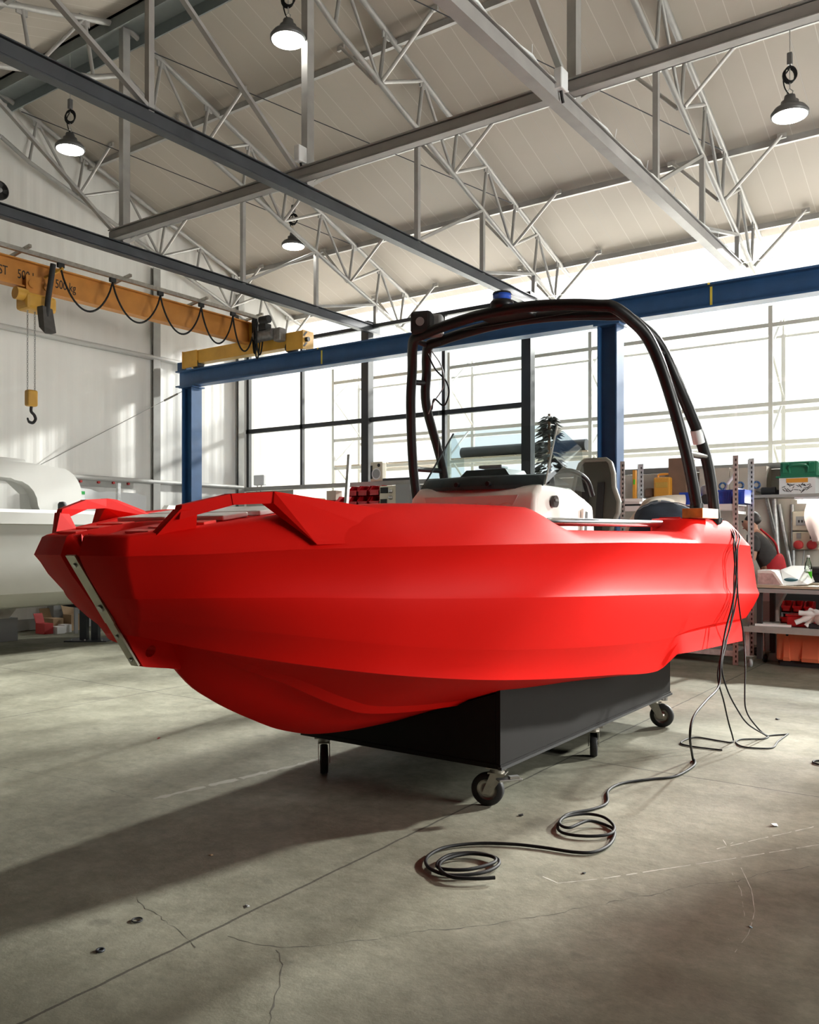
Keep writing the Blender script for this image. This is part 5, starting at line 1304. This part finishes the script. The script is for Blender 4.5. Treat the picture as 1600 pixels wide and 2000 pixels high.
# ================================================================ STORAGE RACKING BEHIND THE GLAZING
FX = [-10.9, -8.25, -5.6, -2.9, -.25]
M_rackp = mat('rack_paint', (.62, .62, .60), .5, .1)
t = thing('storage_rack', (-5.6, 13.2, 0), 'pale tall storage rack with boarded levels standing behind the glazing', 'storage rack')
for k, x in enumerate(FX):
    for u in (12.9, 13.7):
        po = MB().box((x, u, 2.3), (.055, .05, 4.6)).build('upright', M_rackp, t)
    z = .3; s = 1
    while z < 4.2:
        a, b = (12.9, 13.7) if s > 0 else (13.7, 12.9)
        MB().bar((x, a, z), (x, b, z+.62), .03, .02).build('lacing_bar', M_rackp, t); z += .62; s = -s
for k in range(4):
    for j, z in enumerate((2.68, 3.22, 4.33)):
        x0, x1 = FX[k]+.03, FX[k+1]-.03
        for u in (12.9, 13.7): MB().box(((x0+x1)/2, u, z), (x1-x0, .04, .055)).build('beam', M_rackp, t)
        if j == 0 and k < 2:
            for m_ in range(4): MB().box(((x0+x1)/2+(m_-1.5)*(x1-x0)/4, 13.3, z+.045), ((x1-x0)/4-.03, .86, .022)).build('shelf_board', M_cardp, t)
t = thing('long_roll', (-6.9, 13.2, 2.76), 'long dark roll lying on the lower rack level behind the windscreen', 'roll')
MB().cyl((-8.1, 13.1, 2.84), (-5.75, 13.1, 2.84), .10, n=16).build('roll', M_rail_dark, t)
# dark conifer outside, seen through the windscreen
t = thing('conifer', (-6.05, 12.35, 0), 'small dark conifer outside, visible through the windscreen', 'tree')
MB().cyl((-6.05, 12.35, 0), (-6.05, 12.35, 3.28), .06, .02, n=8).build('trunk', M_cardd, t)
mb = MB(); rr_ = random.Random(3)
for k in range(420):
    h = rr_.random(); z = .8+2.48*h; rad = .44*(1-h)+.015; a = rr_.random()*2*PI; r = rad*rr_.random()**.5
    c = Vector((-6.05+r*math.cos(a), 12.35+.5*r*math.sin(a), z)); d = Vector((math.cos(a), math.sin(a), -.35)).normalized(); sd = d.cross(Vector((0, 0, 1))).normalized()
    L = .16+.08*rr_.random()
    mb.hull([c, c+d*L, c+d*L*.5+sd*.05, c+d*L*.5-sd*.05, c+d*L*.5+Vector((0, 0, .03))])
fo = mb.build('foliage', mat('dark_needles', (.006, .010, .008), .8), t)
# ground outside
struct(MB().box((-3, 27.6, -.12), (60, 24.6, .1)), 'ground', mat('outdoor_yard', (.80, .79, .75), .8, var=.05, vscale=.5))
struct(MB().box((14, 5, -.12), (16, 20, .1)), 'ground_side', MATS['outdoor_yard'])

# ================================================================ PEOPLE
def person_bending():
    b = Vector((-2.14, 6.20, .62))
    t = thing('person', b, 'person in blue jeans and cream shirt bending over in the boat stern, seen from behind', 'person')
    f = Vector((-.32, .947, 0)); r = Vector((f.y, -f.x, 0))      # forward, right
    def w(a, fw, z): return b+r*a+f*fw+Vector((0, 0, z))
    H = .86
    V = [(w(0, .0, .82), .10), (w(-.10, -.0, .79), .09), (w(.10, -.0, .79), .09), (w(-.13, .08, .47), .07), (w(.13, .08, .47), .07), (w(-.14, .0, .09), .045), (w(.14, .0, .09), .045), (w(-.15, .16, .04), .035), (w(.15, .16, .04), .035),
         (w(0, .20, .88), .095), (w(0, .42, .90), .11), (w(0, .56, .84), .06), (w(0, .64, .76), .085), (w(0, .72, .64), .075),
         (w(-.19, .46, .86), .055), (w(.19, .46, .86), .055), (w(-.22, .56, .60), .042), (w(.22, .56, .60), .042), (w(-.14, .72, .42), .033), (w(.14, .72, .42), .033), (w(-.12, .76, .34), .03), (w(.12, .76, .34), .03)]
    E = [(0, 1), (0, 2), (1, 3), (2, 4), (3, 5), (4, 6), (5, 7), (6, 8), (0, 9), (9, 10), (10, 11), (11, 12), (12, 13), (10, 14), (10, 15), (14, 16), (15, 17), (16, 18), (17, 19), (18, 20), (19, 21)]
    nb = len(V)
    for s, i in ((-1, 20), (1, 21)):
        for k in range(5):
            o = (k-2)*.017; i0 = len(V); L = (.05, .075, .085, .078, .06)[k]; pv = V[i][0]
            base = pv+r*(s*o*.8 if k else -s*.03)+f*.02+Vector((0, 0, -.03)); V.append((base, .0095)); V.append((base+f*.02+Vector((0, 0, -L*.5))+r*(-s*.02 if k == 0 else 0), .0085)); V.append((base+f*.005+Vector((0, 0, -L)), .0075))
            E += [(i, i0), (i0, i0+1), (i0+1, i0+2)]
    skin('body', V, E, M_skin, t)
    jv = [(w(0, .0, .86), .17), (w(-.115, -.04, .80), .165), (w(.115, -.04, .80), .165), (w(-.135, .06, .47), .10), (w(.135, .06, .47), .10), (w(-.14, .0, .09), .07), (w(.14, .0, .09), .07), (w(0, .13, .90), .15), (w(-.11, .10, .86), .14), (w(.11, .10, .86), .14)]
    j = skin('jeans', jv, [(0, 1), (0, 2), (1, 3), (2, 4), (3, 5), (4, 6), (0, 7), (7, 8), (7, 9)], M_denim, t, 3)
    # waistband and seams laid on the surface of the jeans
    vs_ = [v.co-Vector((0, 0, .85)) for v in j.data.vertices]
    def ring(fw, a0, a1, n, lift):
        out_ = []
        for k in range(n+1):
            an = a0+(a1-a0)*k/n; best = 0
            for v in vs_:
                if abs(v.dot(f)-fw) < .025:
                    x_, z_ = v.dot(r), v.z
                    if abs((math.atan2(x_, z_)-an+PI) % (2*PI)-PI) < .14: best = max(best, math.hypot(x_, z_))
            if best > 0: out_.append(w((best+lift)*math.sin(an), fw, .85+(best+lift)*math.cos(an)))
        return out_
    sub(MB().tube(ring(.12, -1.4, 1.4, 16, -.004), .017, 8), 'waistband', M_denimlt, j)
    rg = ring(.12, -.12, -.02, 1, .006); rg2 = ring(.03, -.12, -.02, 1, .006)
    sub(MB().bar(rg[0]+Vector((0, 0, .012)), rg2[0], .022, .010), 'belt_loop', M_shirt, j)
    sm_ = ring(-.06, -1.1, 1.1, 12, -.001)
    if len(sm_) > 3: sub(MB().tube(sm_, .004, 6), 'yoke_seam', M_denimlt, j)
    sv = [(w(0, .27, .93), .165), (w(0, .46, .92), .145), (w(-.13, .24, .87), .14), (w(.13, .24, .87), .14), (w(-.11, .45, .89), .11), (w(.11, .45, .89), .11), (w(-.21, .50, .83), .075), (w(.21, .50, .83), .075), (w(-.23, .57, .70), .068), (w(.23, .57, .70), .068)]
    skin('shirt', sv, [(0, 1), (0, 2), (0, 3), (1, 4), (1, 5), (4, 6), (5, 7), (6, 8), (7, 9)], M_shirt, t, 3)
    sh_ = [(w(-.15, .0, .05), .05), (w(-.16, .16, .035), .04), (w(-.15, -.06, .04), .04)]
    for s in (-1, 1): skin('shoe', [(w(s*.14, -.04, .045), .045), (w(s*.15, .08, .04), .045), (w(s*.155, .19, .03), .032)], [(0, 1), (1, 2)], M_blackm, t)
    skin('hair', [(w(0, .66, .84), .075), (w(0, .72, .74), .088), (w(0, .76, .66), .07)], [(0, 1), (1, 2)], M_hair, t)
person_bending()
def person_bench():
    p = PU(1489, 1050, 10.55); b = Vector((p.x, 10.55, 0))
    t = thing('person', b, 'person in a dark t-shirt and red apron stooping behind the workbench', 'person')
    f = Vector((-CS, -SN, 0)); f = (f*.9+Vector((-.2, .3, 0))).normalized(); r = Vector((f.y, -f.x, 0))
    def w(a, fw, z): return b+r*a+f*fw+Vector((0, 0, z))
    V = [(w(0, -.12, .92), (.12, .11)), (w(-.09, -.12, .88), .095), (w(.09, -.12, .88), .095), (w(-.10, -.05, .48), .062), (w(.10, -.05, .48), .062), (w(-.10, -.08, .09), .042), (w(.10, -.08, .09), .042), (w(-.11, .06, .04), .035), (w(.11, .06, .04), .035),
         (w(0, -.07, 1.10), (.13, .11)), (w(0, .03, 1.30), (.145, .11)), (w(0, .09, 1.42), .055), (w(0, .11, 1.46), .072), (w(0, .135, 1.53), .088), (w(0, .14, 1.57), .07),
         (w(-.19, .08, 1.34), .052), (w(.19, .08, 1.34), .052), (w(-.22, .10, 1.10), .04), (w(.22, .10, 1.10), .04), (w(-.15, .28, .97), .032), (w(.15, .28, .97), .032), (w(-.13, .35, .94), .028), (w(.13, .35, .94), .028)]
    E = [(0, 1), (0, 2), (1, 3), (2, 4), (3, 5), (4, 6), (5, 7), (6, 8), (0, 9), (9, 10), (10, 11), (11, 12), (12, 13), (13, 14), (10, 15), (10, 16), (15, 17), (16, 18), (17, 19), (18, 20), (19, 21), (20, 22)]
    for s, i in ((-1, 21), (1, 22)):
        for k in range(5):
            o = (k-2)*.016; i0 = len(V); L = (.05, .075, .085, .078, .06)[k]; pv = V[i][0]
            base = pv+r*(s*o if k else -s*.03)+f*.02; V.append((base, .0095)); V.append((base+f*L*.5+Vector((0, 0, -.012))+r*(-s*.015 if k == 0 else 0), .0085)); V.append((base+f*L*.9+Vector((0, 0, -.04)), .0075))
            E += [(i, i0), (i0, i0+1), (i0+1, i0+2)]
    # face: nose and ears
    i0 = len(V); V += [(w(0, .22, 1.495), .016), (w(-.085, .12, 1.50), .018), (w(.085, .12, 1.50), .018)]; E += [(13, i0), (13, i0+1), (13, i0+2)]
    body = skin('body', V, E, M_skin, t)
    for s in (-1, 1): sub(MB().lathe([(.0, .010), (.008, .007), (.011, .0)], w(s*.032, .212, 1.535), 10, axis=Matrix.Rotation(PI/2, 3, 'X')), 'eye', M_blackm, body)
    sub(MB().tube([w(-.025, .195, 1.455), w(0, .205, 1.453), w(.025, .195, 1.455)], .005, 6), 'mouth', M_redbox, body)
    skin('t_shirt', [(w(0, -.12, .95), (.15, .135)), (w(0, -.07, 1.10), (.16, .135)), (w(0, .03, 1.30), (.17, .13)), (w(0, .09, 1.40), .085), (w(-.19, .08, 1.33), .075), (w(.19, .08, 1.33), .075), (w(-.215, .09, 1.18), .066), (w(.215, .09, 1.18), .066)], [(0, 1), (1, 2), (2, 3), (2, 4), (2, 5), (4, 6), (5, 7)], M_tee, t, 3)
    ap = skin('apron', [(w(0, -.10, .70), (.19, .165)), (w(0, -.13, .90), (.175, .16)), (w(0, -.11, 1.08), (.172, .15)), (w(0, -.08, 1.17), (.15, .135))], [(0, 1), (1, 2), (2, 3)], M_apron, t, 2)
    for s in (-1, 1): sub(MB().tube(catmull([w(s*.12, -.17, 1.16), w(s*.11, -.13, 1.30), w(s*.07, .02, 1.45)], 5), .012, 6), 'strap', M_apron, ap)
    skin('hair', [(w(0, .055, 1.49), .075), (w(0, .085, 1.545), .098), (w(0, .12, 1.595), .092), (w(0, .145, 1.625), .07)], [(0, 1), (1, 2), (2, 3)], M_hair, t)
    skin('trousers', [(w(0, -.12, .92), (.135, .125)), (w(-.09, -.12, .84), .11), (w(.09, -.12, .84), .11), (w(-.10, -.05, .48), .085), (w(.10, -.05, .48), .085), (w(-.10, -.08, .07), .065), (w(.10, -.08, .07), .065)], [(0, 1), (0, 2), (1, 3), (2, 4), (3, 5), (4, 6)], M_rail_dark, t)
    for s in (-1, 1): skin('shoe', [(w(s*.10, -.10, .045), .045), (w(s*.105, .02, .04), .044), (w(s*.11, .11, .03), .032)], [(0, 1), (1, 2)], M_blackm, t)
person_bench()

# ================================================================ FLOOR LITTER
def scrap(px, py, lab, nm, cat, m, s):
    g = G(px, py); rr = random.Random(px)
    o = MB().hull([g+Vector((rr.uniform(-s, s), rr.uniform(-s, s), rr.uniform(.0, s*.55))) for k in range(12)]+[g]).build(nm, m); tag(o, lab, cat)
scrap(1512, 1613, 'crumpled white paper scrap on the lit floor at right', 'paper_scrap', 'paper', M_paper, .022)
scrap(1019, 1594, 'small dark chip of plastic on the floor right of the front caster', 'plastic_chip', 'debris', M_blackm, .016)
scrap(1141, 1706, 'tiny dark shred on the floor below the middle cable coil', 'dark_shred', 'debris', M_blackm, .010)
scrap(1466, 1811, 'small pale blue fragment on the floor at lower right', 'blue_fragment', 'debris', mat('pale_blue', (.35, .5, .6), .5), .008)
scrap(412, 1670, 'small pale offcut at the tip of the boat shadow', 'pale_offcut', 'debris', M_card, .010)
scrap(482, 1771, 'grey dusty clump on the floor in front of the bow', 'dust_clump', 'debris', M_grey, .014)
scrap(310, 1443, 'small red plastic shaving on the floor behind the boat', 'red_shaving', 'debris', M_redbox, .016)
scrap(1518, 1405, 'dark torn strip on the floor behind the cable loops', 'torn_strip', 'debris', M_blackm, .022)
g = G(268, 1799); o = MB().tube([g+Vector((.018*math.cos(a), .018*math.sin(a), .004)) for a in [2*PI*k/14 for k in range(14)]], .003, 6, closed=True).build('o_ring', M_rubber); tag(o, 'small black rubber ring on the dark floor at lower left', 'ring')
g = G(196, 1858); o = MB().tube([g+Vector((.012*math.cos(a), .012*math.sin(a), .004)) for a in [2*PI*k/12 for k in range(12)]], .004, 6, closed=True).build('metal_nut', M_rail_dark); tag(o, 'small dark metal nut on the floor near the lower left joint', 'nut')
g = G(1606, 1492); o = MB().tube([g+Vector((.05*math.cos(a), .05*math.sin(a), .007)) for a in [2*PI*k/20 for k in range(20)]], .006, 6, closed=True).build('cable_ring', M_cable); tag(o, 'loop of black cable on the floor at the right edge', 'cable')

# ================================================================ LIGHT
w = bpy.data.worlds.new('sky'); SC.world = w; w.use_nodes = True
w.node_tree.nodes['Background'].inputs[0].default_value = (.97, .985, 1, 1); w.node_tree.nodes['Background'].inputs[1].default_value = WORLD
def area(x, u, z, sx, sz, power, col=(1, .985, .95)):
    l = bpy.data.lights.new('added_day_lamp', 'AREA'); l.shape = 'RECTANGLE'; l.size = sx; l.size_y = sz; l.energy = power; l.color = col  # added lamp far outside, stands in for daylight through the glazing
    o = bpy.data.objects.new('added_day_lamp', l); COL.objects.link(o); o.location = (x, u, z)
    o.rotation_euler = (Vector((-2.0, 5.0, 0))-Vector((x, u, z))).to_track_quat('-Z', 'Y').to_euler()
    return o
for L in LIGHTS: area(*L)
ls = bpy.data.lights.new('added_spot_boat', 'SPOT'); ls.energy = BEAM; ls.spot_size = math.radians(8.5); ls.spot_blend = .35; ls.shadow_soft_size = 1.7; ls.color = (1, .985, .95)  # added spot far outside, stands in for daylight on the boat side
os_ = bpy.data.objects.new('added_spot_boat', ls); COL.objects.link(os_); os_.location = (30.4, 60, 27); os_.rotation_euler = (Vector((-1.4, 4.2, .6))-Vector((30.4, 60, 27))).to_track_quat('-Z', 'Y').to_euler()
sl_ = bpy.data.lights.new('yard_bounce_sun', 'SUN'); sl_.energy = SUN; sl_.angle = .01; sl_.color = (1, .97, .92)  # added sun, brightens the yard so it bounces light onto the roof
so_ = bpy.data.objects.new('yard_bounce_sun', sl_); COL.objects.link(so_); so_.rotation_euler = (math.radians(32), 0, 0)
ld = bpy.data.lights.new('side_fill_lamp', 'AREA'); ld.shape = 'RECTANGLE'; ld.size = 3.1; ld.size_y = 3.6; ld.energy = SIDE_FILL; ld.color = (1, .98, .95)  # added fill lamp outside the unseen right side window
od = bpy.data.objects.new('side_fill_lamp', ld); COL.objects.link(od); od.location = (XR+.5, (DU0+DU1)/2, (DZ0+DZ)/2); od.rotation_euler = (0, math.radians(90), 0)
lc = bpy.data.lights.new('added_spot_left_floor', 'SPOT'); lc.energy = BEAML; lc.spot_size = math.radians(7.0); lc.spot_blend = .4; lc.shadow_soft_size = 1.5; lc.color = (1, .985, .95)  # added spot for the left floor, in place of daylight
oc = bpy.data.objects.new('added_spot_left_floor', lc); COL.objects.link(oc); oc.location = (-14.2, 60, 23.0); oc.rotation_euler = (Vector((-6.6, 4.6, 0))-Vector((-14.2, 60, 23.0))).to_track_quat('-Z', 'Y').to_euler()
lb = bpy.data.lights.new('added_spot_back_floor', 'SPOT'); lb.energy = BEAMB; lb.spot_size = math.radians(5.4); lb.spot_blend = .5; lb.shadow_soft_size = 1.5; lb.color = (1, .985, .95)  # added spot, brightens the floor at the left back
ob_ = bpy.data.objects.new('added_spot_back_floor', lb); COL.objects.link(ob_); ob_.location = (1.2, 60, 28.5); ob_.rotation_euler = (Vector((-8.0, 6.3, 0))-Vector((1.2, 60, 28.5))).to_track_quat('-Z', 'Y').to_euler()
lr = bpy.data.lights.new('added_spot_stern', 'SPOT'); lr.energy = BEAMR; lr.spot_size = math.radians(4.6); lr.spot_blend = .5; lr.shadow_soft_size = 1.1; lr.color = (1, .985, .95)  # added spot, brightens the stern and the floor behind it
or_ = bpy.data.objects.new('added_spot_stern', lr); COL.objects.link(or_); or_.location = (1.5, 45, 30); or_.rotation_euler = (Vector((-1.75, 8.0, 0))-Vector((1.5, 45, 30))).to_track_quat('-Z', 'Y').to_euler()
# portal over the glazing
lp = bpy.data.lights.new('glazing_portal', 'AREA'); lp.shape = 'RECTANGLE'; lp.size = 17.6; lp.size_y = 3.3; lp.cycles.is_portal = True
op = bpy.data.objects.new('glazing_portal', lp); COL.objects.link(op); op.location = ((XG+XR)/2, UW+.15, 3.85); op.rotation_euler = (math.radians(-90), 0, 0)
# ================================================================ CAMERA
cd = bpy.data.cameras.new('camera'); cam = bpy.data.objects.new('camera', cd); COL.objects.link(cam)
cam.location = (0, 0, EYE); cam.rotation_euler = (PI/2, 0, TH)
cd.sensor_fit = 'AUTO'; cd.sensor_width = 36; cd.lens = 36*F/2000; cd.shift_y = (HORIZON-1000)/2000; cd.clip_end = 200
SC.camera = cam
SC.view_settings.view_transform = 'Standard'; SC.view_settings.look = 'None'; SC.view_settings.gamma = 1; SC.view_settings.exposure = EXPO
SC.cycles.use_denoising = True
SC.cycles.max_bounces = 8; SC.cycles.diffuse_bounces = 5; SC.cycles.glossy_bounces = 3; SC.cycles.transparent_max_bounces = 16
SC.cycles.caustics_reflective = False; SC.cycles.caustics_refractive = False
SC.cycles.use_adaptive_sampling = True; SC.cycles.adaptive_threshold = .05
